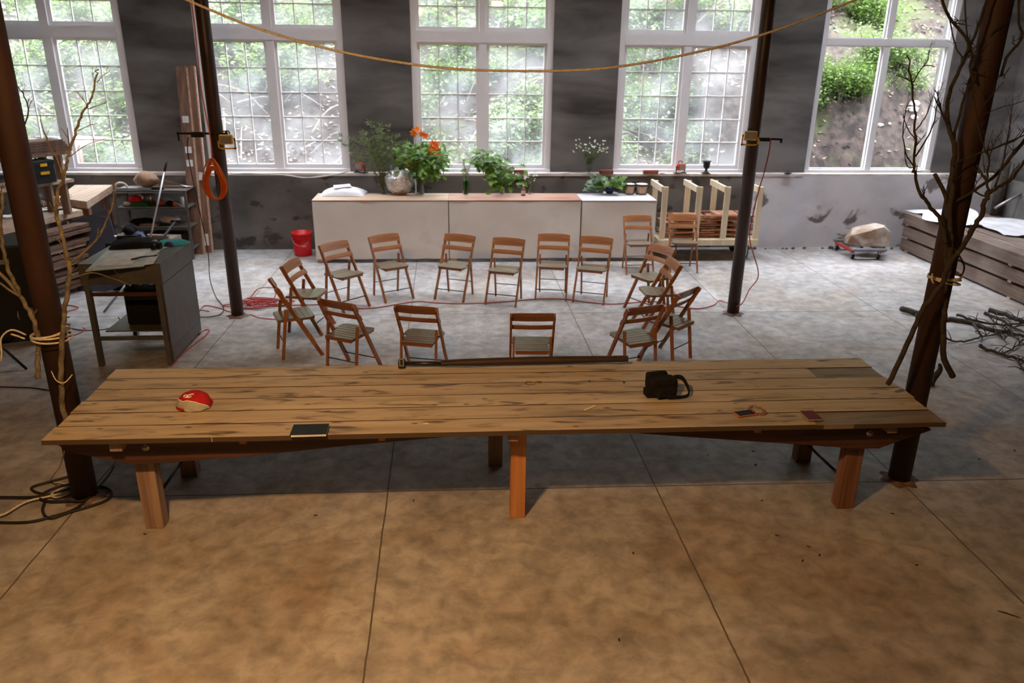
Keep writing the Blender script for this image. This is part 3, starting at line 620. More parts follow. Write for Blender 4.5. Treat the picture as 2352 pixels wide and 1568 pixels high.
# ------------------------------------------------------------------ folding chairs
def make_chair():
    t = thing('folding_chair', '', 'chair')
    f0, f1, H_, hw = -.156, .275, .806, .203
    def st(z): return f0 + (f1 - f0) * z / H_
    for s in (-1, 1):
        MB().bar((s * hw, st(0), .0), (s * hw, st(.795), .795), .022, .042, (0, 1, 0), ch=.004).build('stile', M_chair, t)
        MB().bar((s * (hw - .027), .254, 0), (s * (hw - .027), .178, .55), .020, .034, (0, 1, 0), ch=.004).build('rear_leg', M_chair, t)
    def slat(z0, z1, nm, off=.0):
        n = 10; vs = []
        for i in range(n + 1):
            u = i / n; x = (-1 + 2 * u) * .215; cv = .016 * (1 - (2 * u - 1) ** 2); top = (.012 * (1 - (2 * u - 1) ** 4)) if nm == 'top_rail' else 0
            for z, e in ((z0, 0), (z1 + top, 0), (z1 + top, 1), (z0, 1)):
                y = st(z) - .022 + cv - (0 if e else .012); vs.append((x, y, z))
        fs = [(i * 4 + j, i * 4 + (j + 1) % 4, i * 4 + 4 + (j + 1) % 4, i * 4 + 4 + j) for i in range(n) for j in range(4)] + [(3, 2, 1, 0), (n * 4, n * 4 + 1, n * 4 + 2, n * 4 + 3)]
        MB().add(vs, fs).build(nm, M_chairx, t)
    slat(.715, .80, 'top_rail'); slat(.615, .667, 'back_slat')
    se = MB(); y0, y1 = -.115, .265; N = 7
    for k in range(N):
        a, b = y0 + (y1 - y0) * k / N + .0015, y0 + (y1 - y0) * (k + 1) / N - .0015
        def hwd(y): return .178 if y > .0 else .200 if y > y0 + .03 else .188
        if k == 0: poly = [(-.165, a), (.165, a), (.195, b), (-.195, b)]
        elif b < st(.43) - .012: poly = [(-.198, a), (.198, a), (.198, b), (-.198, b)]
        else: poly = [(-.160, a), (.160, a), (.160, b), (-.160, b)]
        zt = .438 - .012 * (k / N)
        se.prism(poly, .014, Matrix.Translation((0, 0, zt - .007)))
    seat = se.build('seat', M_seat, t)
    MB().box((-.148, .07, .418), (.018, .36, .024)).box((.148, .07, .418), (.018, .36, .024)).box((0, .262, .415), (.31, .016, .03)).box((0, -.10, .420), (.31, .02, .02)).build('seat_frame', M_chairx, t)
    MB().tube([(-hw, st(.13), .13), (hw, st(.13), .13)], .0065, 8).build('front_stretcher', M_dkmetal, t)
    MB().tube([(-hw + .027, .229, .185), (hw - .027, .229, .185)], .0055, 8).build('rear_stretcher', M_dkmetal, t)
    for s in (-1, 1):
        for z in (.755, .64): MB().box((s * hw, st(z) + .024, z), (.010, .008, .010)).build('screw', M_dkmetal, t)
    return t
CH = [(-1.676, 8.088, 111, 'leftmost in the ring, seen edge-on facing right'), (-1.67, 8.81, 77, 'second from left in the ring, half turned right'),
      (-1.378, 9.619, 45, 'nearest the red bucket, angled to the right'), (-.835, 10.009, 31, 'before the left counter, leftmost in the far arc'),
      (-.053, 9.987, -23, 'before the joint of the left and middle counters'), (.602, 9.756, -19, 'in the middle of the far arc'),
      (1.259, 9.971, -10, 'in the far arc, most squarely facing the camera'), (1.761, 9.809, -21, 'before the gap between middle and right counters'),
      (2.712, 11.216, 1, 'standing alone against the right counter outside the ring'), (3.407, 11.289, -4, 'standing in front of the chair cart outside the ring'),
      (2.389, 9.394, -60, 'upper of the overlapping pair at the ring\'s right'), (2.31, 8.78, -87, 'lower of the overlapping pair at the ring\'s right'),
      (2.209, 7.772, -137, 'rightmost of the ring, seen half from behind'), (1.73, 7.296, -161, 'at the near right, its back angled to the camera'),
      (.715, 7.128, 177, 'with its back square to the camera, centre front'), (-.336, 7.381, 166, 'turned away behind the pole\'s metal head'),
      (-1.047, 7.534, 151, 'at the near left, back turned, with greenish slats')]
proto = make_chair()
for i, (x, y, a, lb_) in enumerate(CH):
    o = proto if i == 0 else copy_tree(proto)
    o.location = (x, y, 0); o.rotation_euler = (0, 0, R(a)); o['label'] = 'wooden folding chair ' + lb_
    o['group'] = 'wooden folding chairs set out on the floor'

# ------------------------------------------------------------------ canvas-fronted counters by the back wall
def counter(x0, x1, y0, y1, h, label, top, sag=.05, feet=()):
    t = thing('serving_counter', label, 'counter', ((x0 + x1) / 2, (y0 + y1) / 2, 0)); hx, hy = (x1 - x0) / 2, (y1 - y0) / 2
    MB().grid(lambda u, v: Vector((-hx + 2 * hx * u, -hy - .004 + .010 * noise.noise(Vector((u * 6 * hx, v * 2.2, x0))), h - .01 - (h - .07 - .012 * noise.noise(Vector((u * 9 * hx, 3, x0)))) * v)), 60, 20).build('front_cloth', M_canvas, t)
    for s in (-1, 1): MB().grid(lambda u, v: Vector((s * (hx + .002) + .006 * noise.noise(Vector((u * 3, v * 3, s + x0))), -hy + 2 * hy * u, h - .01 - (h - .07) * v)), 10, 10).build('side_cloth', M_canvas, t)
    MB().box((0, 0, h - .0225), (2 * hx - .02, 2 * hy - .02, .045)).build('carcass', M_tanwood, t)
    MB().box((0, 0, h + .006), (2 * hx + .012, 2 * hy + .012, .014), ch=.003).build('countertop', top, t)
    for fx in (-hx + .06, hx - .06):
        for fy in (-hy + .06, hy - .06): MB().box((fx, fy, (h - .045) / 2), (.09, .07, h - .045)).build('leg', M_tanwood, t)
    return t
CTY0, CTY1 = 11.85, 12.45
M_reddishtop = wood('reddish_plywood', (.38, .20, .14), (.52, .32, .24), 'x', rough=.42, col3=(.30, .13, .09), scale3=(1.5, 6, 6))
M_whitetop = plain('white_boards', (.74, .72, .76), .5)
xs = [aty(u, 455, CTY0).x for u in (716, 1029, 1031, 1335, 1338, 1509)]
zc = .955
counter(xs[0], xs[1], CTY0, CTY1, zc, 'canvas-fronted counter with tan top carrying the pillow and foil ball', M_tanwood)
counter(xs[2], xs[3], CTY0, CTY1, zc, 'middle counter with off-white canvas front and reddish wooden top', M_reddishtop)
counter(xs[4], xs[5], CTY0, CTY1, zc - .005, 'short right counter with off-white canvas front and white top, carrying the bongo drums', M_whitetop)
CT = zc + .014
def onc(u, v): p = atz(u, v, CT); return (p.x, min(max(p.y, CTY0 + .08), CTY1 - .07), CT)

# pillow with folded paper
px, py, pz = onc(790, 446)
MB().grid(lambda u, v: Vector((-.33 + .66 * u + .03 * (v - .5) , -.20 + .40 * v, .004 + .12 * (max(0, math.sin(u * PI)) ** .45) * (max(0, math.sin(v * PI)) ** .45) + .006 * noise.noise(Vector((u * 7, v * 5, 1)))))
          , 28, 20).grid(lambda u, v: Vector((-.33 + .66 * (1 - u) + .03 * (v - .5), -.20 + .40 * v, .004 - .003 * math.sin(u * PI) * math.sin(v * PI))), 12, 8).build('pillow', M_fabric)
tag(bpy.data.objects['pillow'], 'white pillow lying at the left end of the left counter', 'pillow').location = (px, py, pz)
o = MB().box((0, 0, .002), (.26, .20, .004)).box((.01, -.01, .006), (.24, .18, .003), R(7)).build('folded_paper', M_paper); o.rotation_euler = (R(4), R(-3), R(12)); o.location = (px - .02, py, pz + .125)
tag(o, 'folded white papers resting on the white pillow', 'paper')
def tumbler(u, v, h, r, name, label, r2=None, cat='glass', m=None):
    r2 = r2 or r; t = thing(name, label, cat, onc(u, v))
    MB().lathe([(.0001, .004), (r * .95, .004), (r2, h), (r2 - .003, h), (r * .95 - .003, .01), (.0001, .01)], n=20).build('glass_body', m or M_glass, t)
    MB().lathe([(.0001, 0), (r, 0), (r, .008), (.0001, .008)], n=20).build('thick_base', M_water, t); return t
tumbler(838, 443, .06, .032, 'drinking_glass', 'small clear glass beside the white pillow on the left counter', .034)
# foil ball
x, y, z = onc(920, 441); bm_ = MB(); fr = random.Random(2)
o = MB().blob((0, 0, 0), (.215, .215, .215), 3, .05, 2.5, 5, False).build('foil_ball', M_foil)
for v in o.data.vertices: v.co *= 1 + .05 * noise.noise(v.co * 18) + .05 * abs(noise.noise(v.co * 38)) + .03 * noise.noise(v.co * 80)
o.location = (x, y, z + .205); tag(o, 'big ball of crumpled silver foil on the left counter', 'ball')

# plants in vases
def flower(mb, p, r, m=None, nrm=(0, -1, .3), np_=6):
    n = Vector(nrm).normalized(); a = n.orthogonal().normalized(); b = n.cross(a)
    for k in range(np_):
        t = 2 * PI * k / np_; d = (a * math.cos(t) + b * math.sin(t) + n * .35); mb.leaf(p, d, r, r * .5, n, .6)
def vase_of(loc, name, label, prof, stems, glass=None, flowers=None, stemm=None, leafm=None, fm=None):
    t = thing(name, label, 'vase' if 'vase' in name else 'plant', loc)
    MB().lathe(prof, n=22).build('glass_vase', glass or M_glass, t)
    h = max(z for r, z in prof); r0 = prof[1][0]
    MB().lathe([(.0001, .008), (r0 * .88, .008), (r0 * .9, h * .55), (.0001, h * .55)], n=18).build('water', M_water, t)
    s, l, f = MB(), MB(), MB(); stems(s, l, f)
    if s.v: s.build('stems', stemm or M_grass, t)
    if l.v: l.build('leaves', leafm or M_leafo, t)
    if f.v: f.build('flowers', fm or M_petal, t)
    return t
def grasses(s, l, f):
    r = random.Random(8); random.seed(8)
    for k in range(44):
        side = r.uniform(-1, 1); e = Vector((side * .62 * r.uniform(.4, 1) - .06, r.uniform(-.22, .12), r.uniform(.55, 1.15) * (1 - .25 * abs(side))))
        P = smooth_path([(r.uniform(-.02, .02), 0, .03), Vector((e.x * .25, e.y * .3, e.z * .5)), Vector((e.x * .7, e.y * .7, e.z * .88)), e], 4)
        s.tube(P, [.0045 - .0003 * i for i in range(len(P))], 4)
        for i in range(5, len(P)):
            for q in range(3):
                dr = Vector((r.uniform(-1, 1), r.uniform(-.8, .5), r.uniform(-.2, .9))); l.leaf(P[i] + dr * .01, dr, r.uniform(.05, .09), .014)
        for q in range(5): l.leaf(P[-1] - (P[-1] - P[-3]) * q * .15, Vector((side, 0, .6)) + Vector((r.uniform(-.6, .6), 0, r.uniform(-.3, .6))), .06, .010)
vase_of(onc(888, 432), 'vase_of_grasses', 'tall spray of wild grasses in a slim clear vase behind the foil ball', [(.0001, 0), (.045, 0), (.05, .24), (.047, .24), (.042, .01), (.0001, .01)], grasses, None, leafm=M_grass)
def bouquet(s, l, f):
    r = random.Random(9)
    for k in range(26):
        a = r.uniform(0, 2 * PI); q = r.uniform(.1, 1); e = Vector((q * math.cos(a) * .42 + .05, q * math.sin(a) * .24 - .03, .34 + .30 * r.random() + .08 * (1 - q)))
        P = smooth_path([(0, 0, .04), Vector((e.x * .3, e.y * .3, e.z * .65)), e], 4); s.tube(P, .004, 4)
        for i in range(22):
            c = e + Vector((r.gauss(0, .075), r.gauss(0, .06), r.gauss(0, .06))); l.lobed(c, (r.uniform(-1, 1), r.uniform(-1, .4), r.uniform(-.7, .5)), r.uniform(.07, .13), .075, (r.uniform(-.5, .5), -.6, .8))
    for k in range(7):
        e = Vector((r.uniform(-.02, .16), -.05, r.uniform(.6, .75))); l.lobed(e, (r.uniform(-1, 1), -.3, .3), .12, .08, (0, -.5, 1))
    for (x, z, n) in ((-.06, .98, 3), (.06, .93, 2), (.24, .72, 4), (.28, .78, 3), (.26, .66, 4), (-.13, .50, 4), (-.10, .54, 3)):
        s.tube(smooth_path([(0, 0, .1), (x * .3, -.02, z * .6), (x, -.1, z)], 4), .004, 4)
        for q in range(n): flower(f, (x + r.gauss(0, .025), -.13, z + r.gauss(0, .025)), .066, nrm=(r.uniform(-.5, .5), -1, r.uniform(-.2, .6)))
vase_of(onc(965, 441), 'vase_of_lilies', 'clear vase of dark oak leaves and bright orange lilies right of the foil ball', [(.0001, 0), (.075, 0), (.085, .23), (.081, .23), (.071, .012), (.0001, .012)], bouquet)
def daisies(w_, h_, n, leafy=40):
    def fn(s, l, f):
        r = random.Random(n)
        for k in range(n):
            e = Vector((r.uniform(-w_, w_), r.uniform(-w_, w_) * .5, h_ * r.uniform(.6, 1))); P = smooth_path([(r.uniform(-.01, .01), 0, .03), Vector((e.x * .3, e.y * .3, e.z * .6)), e], 4); s.tube(P, .0022, 4)
            flower(f, e, .018, nrm=(0, -1, .8), np_=7)
            for q in range(leafy // 10): c = P[r.randrange(3, len(P))]; l.leaf(c, (r.uniform(-1, 1), r.uniform(-1, 1), r.uniform(0, 1)), .04, .008)
    return fn
vase_of(onc(1070, 437), 'vase_of_daisies', 'tall green glass vase of small pale daisies under the middle window', [(.0001, 0), (.038, 0), (.05, .24), (.047, .24), (.034, .012), (.0001, .012)], daisies(.08, .52, 22, 60), M_greenglass, leafm=M_grass, fm=M_whitepetal)
tumbler(1067, 443, .045, .032, 'drinking_glass', 'low clear glass in front of the green vase on the middle counter')
tumbler(1123, 443, .05, .032, 'drinking_glass', 'low clear glass in front of the oak leaf vase on the middle counter')
def oakspray(s, l, f):
    r = random.Random(15)
    for e, n in (((-.16, 0, .42), 26), ((-.30, 0, .55), 26), ((-.36, 0, .48), 10), ((-.05, -.05, .35), 40), ((.02, -.02, .22), 26), ((-.18, -.02, .50), 26), ((.02, 0, .42), 14), ((.20, 0, .27), 10), ((-.12, -.08, .25), 24)):
        e = Vector(e); P = smooth_path([(0, 0, .04), Vector((e.x * .4, e.y * .4, e.z * .7)), e], 4); s.tube(P, .004, 4)
        for i in range(n):
            c = e + Vector((r.gauss(0, .07), r.gauss(0, .05), r.gauss(0, .055))); l.lobed(c, (r.uniform(-1, 1), r.uniform(-1, .2), r.uniform(-.6, .3)), r.uniform(.09, .15), .10, (r.uniform(-.4, .4), -.7, .8))
vase_of(onc(1150, 437), 'vase_of_oak_leaves', 'clear vase with a wide spray of bright green oak leaves on the middle counter', [(.0001, 0), (.042, 0), (.05, .19), (.047, .19), (.038, .012), (.0001, .012)], oakspray)
vase_of(onc(1214, 440), 'vase_of_small_flowers', 'slender clear bottle of tiny white flowers near the right end of the middle counter', [(.0001, 0), (.03, 0), (.032, .13), (.016, .19), (.014, .19), (.028, .012), (.0001, .012)], daisies(.11, .34, 18, 50), leafm=M_grass, fm=M_whitepetal)
t = thing('bottle', 'small squat amber-brown bottle with a pale label on the middle counter', 'bottle', onc(1202, 449))
MB().lathe([(.0001, 0), (.032, 0), (.034, .01), (.034, .09), (.016, .12), (.014, .15), (.0001, .15)], n=20).build('bottle_body', plain('amber_bottle_glass', (.26, .12, .08), .15), t)
MB().lathe([(.0348, .025), (.0348, .08)], n=20).build('paper_label', plain('buff_label', (.6, .48, .38), .7), t)
MB().lathe([(.0001, .15), (.017, .15), (.017, .165), (.0001, .165)], n=16).build('cap', M_ledge, t)
# right counter: leaves on a plate with a blue bowl
x, y, z = onc(1395, 441)
tag(MB().lathe([(.0001, 0), (.08, 0), (.14, .014), (.138, .018), (.08, .006), (.0001, .006)], n=32).build('plate', M_paper), 'white plate under the blue bowl on the right counter', 'plate').location = (x, y, z)
t = thing('bowl_of_leaves', 'deep blue bowl heaped with large green lobed leaves beside the bongo drums', 'plant', (x, y, z + .007))
MB().lathe([(.0001, 0), (.05, 0), (.085, .06), (.09, .09), (.086, .09), (.08, .06), (.046, .008), (.0001, .008)], n=28).build('bowl', plain('cobalt_glaze', (.015, .03, .14), .15), t)
l = MB(); r = random.Random(31)
for i in range(52):
    a = r.uniform(0, 2 * PI); d = Vector((math.cos(a), math.sin(a) * .6 - .2, r.uniform(-.15, .7))); l.lobed((d.x * .09 + .02, d.y * .05, .10 + r.uniform(0, .10)), d, r.uniform(.10, .19), .13, (r.uniform(-.4, .4), -.7, .9))
l.build('leaves', M_leafo, t)
x, y, z = onc(1365, 442); t = thing('bunch_of_leaves', 'bluish-green drooping leaves lying at the left end of the right counter', 'plant', (x, y, z))
l = MB(); st_ = MB()
for i in range(46):
    a = r.uniform(.1, PI - .1); d = Vector((math.cos(a) * 1.1, -.45 + r.uniform(-.2, .2), math.sin(a) - .45)); l.lobed((r.gauss(0, .05), 0, .05 + r.uniform(0, .16)), d, r.uniform(.08, .16), .10, (r.uniform(-.4, .4), -.8, .8))
l.build('leaves', M_bluegreen, t); st_.tube([(.1, .02, .02), (.0, 0, .05), (-.05, 0, .12)], .006, 6).build('stalk', M_grass, t)
# bongo drums
x, y, z = onc(1457, 444); t = thing('bongo_drums', 'joined pair of small wooden bongo drums with black rims on the right counter', 'drums', (x, y, z))
for dx, r_, nm in ((-.095, .082, 'small_drum'), (.10, .095, 'large_drum')):
    sh = MB().lathe([(r_ * .70, .005), (r_ * .92, .10), (r_ * .98, .155), (r_ * .9, .155), (r_ * .66, .005)], (dx, 0, 0), 28).build(nm, wood('pale_drum_wood', (.50, .30, .18), (.66, .44, .29), 'z', rough=.35), t)
    MB().lathe([(r_ + .008, .135), (r_ + .008, .160), (r_ - .004, .162), (r_ - .004, .135), (r_ + .008, .135)], (dx, 0, 0), 28).build('rim', M_black, sh)
    MB().lathe([(.0001, .166), (r_ * .85, .165), (r_ + .002, .158)], (dx, 0, 0), 28).build('drumhead', plain('drum_skin', (.80, .70, .58), .6), sh)
    MB().lathe([(r_ * .74, .0), (r_ * .86, .0), (r_ * .86, .012), (r_ * .74, .012), (r_ * .74, 0)], (dx, 0, 0), 28).build('base_ring', M_dkmetal, sh)
    lg = MB()
    for k in range(4): a = PI / 4 + k * PI / 2; lg.tube([(dx + (r_ + .004) * math.cos(a), (r_ + .004) * math.sin(a), .14), (dx + r_ * .84 * math.cos(a), r_ * .84 * math.sin(a), .006)], .0035, 6)
    lg.build('tuning_rods', M_galv, sh)
MB().box((0, 0, .08), (.03, .06, .06)).build('centre_block', M_black, t)

# ------------------------------------------------------------------ on the window ledge
LZ = 1.241
def led(u, dy=12.74): p = aty(u, 400, dy); return (p.x, dy, LZ)
M_dewalt = M_yellow
def worklight(loc, rz, m, label, nm='work_light', rx=0):
    t = thing(nm, label, 'work light', loc, rz); t.rotation_euler = (rx, 0, rz)
    MB().box((0, -.012, .11), (.145, .07, .105), ch=.014).build('lamp_housing', m, t)
    MB().box((0, -.049, .11), (.118, .006, .078)).build('lens', plain('lamp_glass', (.30, .30, .27), .15), t)
    MB().tube(smooth_path([(-.085, 0, .11), (-.088, 0, .04), (-.07, 0, .012), (.07, 0, .012), (.088, 0, .04), (.085, 0, .11)], 4), .009, 8).build('bracket', m if m is M_yellow else M_black, t)
    MB().tube([(-.09, -.05, .009), (-.09, .06, .009)], .009, 6).tube([(.09, -.05, .009), (.09, .06, .009)], .009, 6).tube([(-.09, .0, .009), (.09, .0, .009)], .008, 6).build('foot', M_black, t)
    MB().tube(smooth_path([(-.04, .01, .165), (-.03, .02, .195), (.03, .02, .195), (.04, .01, .165)], 4), .007, 6).build('handle', M_black, t)
    for s in (-1, 1): MB().lathe([(.0001, 0), (.016, 0), (.014, .014), (.0001, .016)], n=12).build('knob', M_black, t).matrix_local = Matrix.Translation((s * .078, 0, .11)) @ Matrix.Rotation(s * PI / 2, 4, 'Y')
    return t
M_redlamp = plain('red_lamp_shell', (.62, .055, .025), .35)
worklight(led(829), R(-35), M_redlamp, 'red work lamp on the window ledge between the second and middle windows')
worklight(led(1562), R(25), M_redlamp, 'red work lamp on the ledge under the fourth window, left of the black urn')
t = thing('urn', 'small black footed urn on the ledge under the fourth window', 'urn', led(1621))
MB().lathe([(.0001, 0), (.055, 0), (.055, .018), (.03, .035), (.018, .06), (.022, .075), (.045, .095), (.058, .13), (.055, .175), (.062, .19), (.078, .205), (.072, .207), (.05, .18), (.05, .13), (.0001, .10)], n=30).build('cup', plain('black_cast_iron', (.012, .012, .013), .45), t)
MB().box((0, 0, .006), (.13, .13, .012)).build('plinth', plain('black_cast_iron', (.012, .012, .013), .45), t)
for u, lb_, w_ in ((1160, 'red brick lying on the ledge under the middle window, left one of two', .20), (1192, 'red brick lying on the ledge under the middle window, right one of two', .17), (1392, 'red brick lying on the ledge between the middle and fourth windows', .22), (1494, 'red brick lying on the ledge under the fourth window', .24)):
    o = MB().box((0, 0, .03), (w_, .10, .06), ch=.004).build('brick', mat('old_red_brick', (.17, .045, .035), (.27, .085, .065), (14, 14, 14), rough=.85, bump=.4))
    o.location = led(u, 12.72); tag(o, lb_, 'brick', 'bricks on the window ledge')
x, y, z = led(1352, 12.73)
vase_of((x, y, LZ), 'vase_of_dried_flowers', 'clear vase of dried white yarrow on the ledge in front of the concrete pier', [(.0001, 0), (.03, 0), (.036, .14), (.033, .14), (.027, .01), (.0001, .01)], daisies(.27, .56, 46, 60), leafm=M_leafd, fm=M_whitepetal)
for i, (u, w_) in enumerate(((1300, .13), (1520, .10), (1810, .14), (930, .12))):
    n_ = ['white rag scrap on the ledge left of the dried flowers', 'grey mortar crumbs on the ledge left of the red lamp', 'small offcut on the ledge right of the fourth window', 'grey scrap on the ledge left of the middle window'][i]
    o = MB().blob((0, 0, .012), (w_ / 2, .03, .014), i, .6, 3, 2, False).build('debris', M_ledge if i != 2 else M_dkmetal); o.location = led(u, 12.70); tag(o, n_, 'debris')
P = [(455, 396), (500, 404), (560, 398), (650, 402), (700, 408), (750, 404), (800, 394)]
tag(MB().tube(smooth_path([(aty(u, v, 12.60).x, 12.60, aty(u, v, 12.60).z) for u, v in P], 5), .010, 8).build('sagging_cable', M_whitecord), 'pale cable sagging along the ledge under the second window', 'cable')

# ------------------------------------------------------------------ red bucket
p = atz(697, 585); t = thing('bucket', 'bright red plastic bucket at the left end of the counters', 'bucket', (p.x, p.y, 0))
MB().lathe([(.0001, .004), (.128, .004), (.132, .0), (.136, .02), (.152, .37), (.147, .37), (.130, .02), (.0001, .02)], n=36).build('shell', M_redplastic, t)
MB().lathe([(.152, .30), (.162, .302), (.162, .31), (.153, .312)], n=36).lathe([(.152, .335), (.164, .337), (.164, .372), (.147, .374), (.147, .36)], n=36).lathe([(.150, .27), (.158, .272), (.158, .278), (.150, .28)], n=36).build('rim', M_redplastic, t)
MB().tube([(.158 * math.cos(a), .158 * math.sin(a), .30 - .12 * math.sin((a + 2.9) / 2.6 * PI) if 1 else 0) for a in [(-2.9 + i * 2.6 / 14) for i in range(15)]], .003, 6).build('bail_handle', M_galv, t)
MB().box((.05, -.148, .17), (.06, .006, .008), R(17)).build('grip', M_paper, t)
# ------------------------------------------------------------------ cart of folded chairs
t = thing('chair_cart', 'long low cart of pale pine with four upright hoops, loaded with folded chairs', 'cart', (3.16, 11.80, 0))
CL = 1.60
MB().box((CL / 2, .36, .334), (CL - .058, .66, .026)).box((CL / 2, .014, .305), (CL, .028, .09)).box((CL / 2, .706, .305), (CL, .028, .09)).box((.014, .36, .305), (.028, .70, .09)).box((CL - .014, .36, .305), (.028, .70, .09)).build('deck', M_pine, t)
for x in (.05, .59, 1.03, 1.55):
    h = 1.17
    for y in (.045, .675): MB().box((x, y, (h + .36) / 2), (.085, .04, h - .36)).build('upright', M_pine, t)
    MB().box((x - .055, .36, h - .03), (.035, .72, .09)).build('hoop_rail', M_pine, t)
for x, y in ((.25, .08), (.25, .64), (1.42, .08), (1.42, .64)):
    c = MB().tube(smooth_path([(x - .05, y, .26), (x - .05, y, .08), (x, y, .02), (x + .05, y, .08), (x + .05, y, .26)], 4), .009, 8).build('caster_fork', M_black, t)
    MB().lathe([(.0001, -.018), (.045, -.018), (.05, -.01), (.05, .01), (.045, .018), (.0001, .018)], n=20).build('wheel', M_black, c).matrix_local = Matrix.Translation((x, y, .052)) @ Matrix.Rotation(PI / 2, 4, 'Y')
def folded_chair():
    t = thing('folded_chair', '', 'chair')
    for s in (-1, 1): MB().box((0, s * .205, .012), (.86, .022, .022), ch=.003).build('stile', M_brownx, t)
    for s in (-1, 1): MB().box((-.10, s * .178, .012), (.56, .020, .020), ch=.003).build('rear_leg', M_brownx, t)
    MB().box((.375, 0, .014), (.085, .42, .013)).build('top_rail', M_browny, t); MB().box((.265, 0, .014), (.05, .42, .013)).build('back_slat', M_browny, t)
    se = MB()
    for k in range(7): se.box((-.16 + k * .054, 0, .026), (.050, .34, .013))
    se.build('seat', M_browny, t); return t
M_brownx = wood('folded_chair_wood', (.25, .085, .03), (.42, .18, .08), 'x', rough=.35); M_browny = wood('folded_slat_wood', (.30, .13, .07), (.50, .28, .18), 'y', rough=.35)
fp = folded_chair(); rf = random.Random(6); first = True
POS = ['bottom of the', 'second from the bottom of the', 'middle of the', 'second from the top of the', 'topmost of the']
for si, (sx_, nm) in enumerate(((3.66, 'left stack on the pine cart'), (4.27, 'right stack on the pine cart'))):
    for k in range(5):
        o = fp if first else copy_tree(fp); first = False
        o.location = (sx_ + rf.uniform(-.02, .02), 12.16 + rf.uniform(-.02, .02), .352 + (2 * k + (si)) * .0172 + k * .0172 * 0); o.location.z = .352 + k * .074 + si * .037
        o.rotation_euler = (0, 0, R(rf.uniform(-1.5, 1.5)) + (PI if k % 2 else 0)); o['label'] = 'folded wooden chair, ' + POS[k] + ' ' + nm; o['group'] = 'folded chairs stacked on the pine cart'

# ------------------------------------------------------------------ stone on a dolly
t = thing('furniture_dolly', 'low red furniture dolly with grey padded ends on black casters', 'dolly', (6.62, 12.17, 0), R(-2))
for s, nm in ((-1, 'padded_bar'), (1, 'padded_bar')): MB().box((0, s * .33, .165), (.56, .10, .045), ch=.015).build(nm, plain('grey_padding', (.16, .16, .18), .7), t)
for s in (-1, 1): MB().box((s * .245, 0, .135), (.045, .64, .035)).build('side_rail', plain('red_steel', (.42, .04, .035), .4), t)
for x in (-.22, .20):
    for y in (-.30, .30):
        c = MB().box((x, y, .105), (.05, .05, .025)).box((x - .022, y + .02, .07), (.004, .03, .07)).box((x + .022, y + .02, .07), (.004, .03, .07)).build('caster', M_galv, t)
        MB().lathe([(.0001, -.015), (.042, -.015), (.048, -.008), (.048, .008), (.042, .015), (.0001, .015)], n=20).build('wheel', M_black, c).matrix_local = Matrix.Translation((x, y + .03, .048)) @ Matrix.Rotation(PI / 2, 4, 'Y')
bm = bmesh.new(); rq = random.Random(12)
for P_ in ((-.33, -.05, .02), (-.32, .1, .10), (-.30, -.10, .16), (-.12, -.18, .0), (-.12, -.17, .24), (.05, -.20, .02), (.0, .17, .0), (.05, -.16, .27), (.17, -.15, .31), (.33, -.12, .22), (.30, -.19, .0), (.36, -.08, .12), (.35, .1, .1), (.22, .18, .0), (.15, .1, .33), (-.2, .12, .25), (-.3, .12, .0), (.26, -.02, .32)):
    bm.verts.new((P_[0], P_[1], P_[2]))
bmesh.ops.convex_hull(bm, input=bm.verts[:]); bmesh.ops.subdivide_edges(bm, edges=bm.edges[:], cuts=3, use_grid_fill=True)
for v in bm.verts: v.co += Vector((noise.noise(v.co * 7), noise.noise(v.co * 7 + Vector((5, 0, 0))), .5 * noise.noise(v.co * 7 + Vector((0, 9, 0))))) * .018 if v.co.z > .03 else Vector()
me = bpy.data.meshes.new('boulder'); bm.to_mesh(me); bm.free(); me.materials.append(mat('tan_grey_stone', (.26, .17, .11), (.50, .44, .39), (2, 2, 3), 10, .85, bump=.5, lo=.42, hi=.58)); o = bpy.data.objects.new('boulder', me); C.objects.link(o)
o.location = (6.70, 12.14, .19); tag(o, 'big angular tan boulder resting on the red dolly', 'boulder')

# ------------------------------------------------------------------ timber stack on the right
rt = random.Random(17)
def timber(x, y0, y1, z, w_, h, label):
    nseg = 14; vs = []
    for i in range(nseg + 1):
        y = y0 + (y1 - y0) * i / nseg
        for j, (a, b) in enumerate(((-.5, -.5), (.5, -.5), (.5, .5), (-.5, .5))):
            q = Vector((x * 3 + j, y * 1.5, z * 5)); vs.append((a * w_ + .012 * noise.noise(q), y, (b + .5) * h + (.012 * noise.noise(q + Vector((0, 0, 7))) if b > 0 else .0)))
    fs = [(i * 4 + j, i * 4 + (j + 1) % 4, i * 4 + 4 + (j + 1) % 4, i * 4 + 4 + j) for i in range(nseg) for j in range(4)] + [(3, 2, 1, 0), (nseg * 4, nseg * 4 + 1, nseg * 4 + 2, nseg * 4 + 3)]
    o = MB().add(vs, [f[::-1] for f in fs]).build('timber', M_oldbeam); o.location = (x, 0, z); tag(o, label, 'timber', 'rough timbers stacked along the right wall'); return o
rows = ['bottom', 'second', 'third', 'top']; cols = ['front', 'second', 'third', 'rearmost']
zl = [.03, .245, .46, .67]
for k in range(3):
    for c in range(4):
        x = 7.68 + c * .365 + (.02 * rt.random()) - (.03 if k == 2 else 0)
        timber(x, 7.3 + rt.uniform(0, .5), 12.62 - rt.uniform(0, .12) - (.0 if c else .02 * k), zl[k], .345, .17, 'rough timber in the %s layer of the right-wall stack, %s beam from the room' % (rows[k], cols[c]))
sk = 0
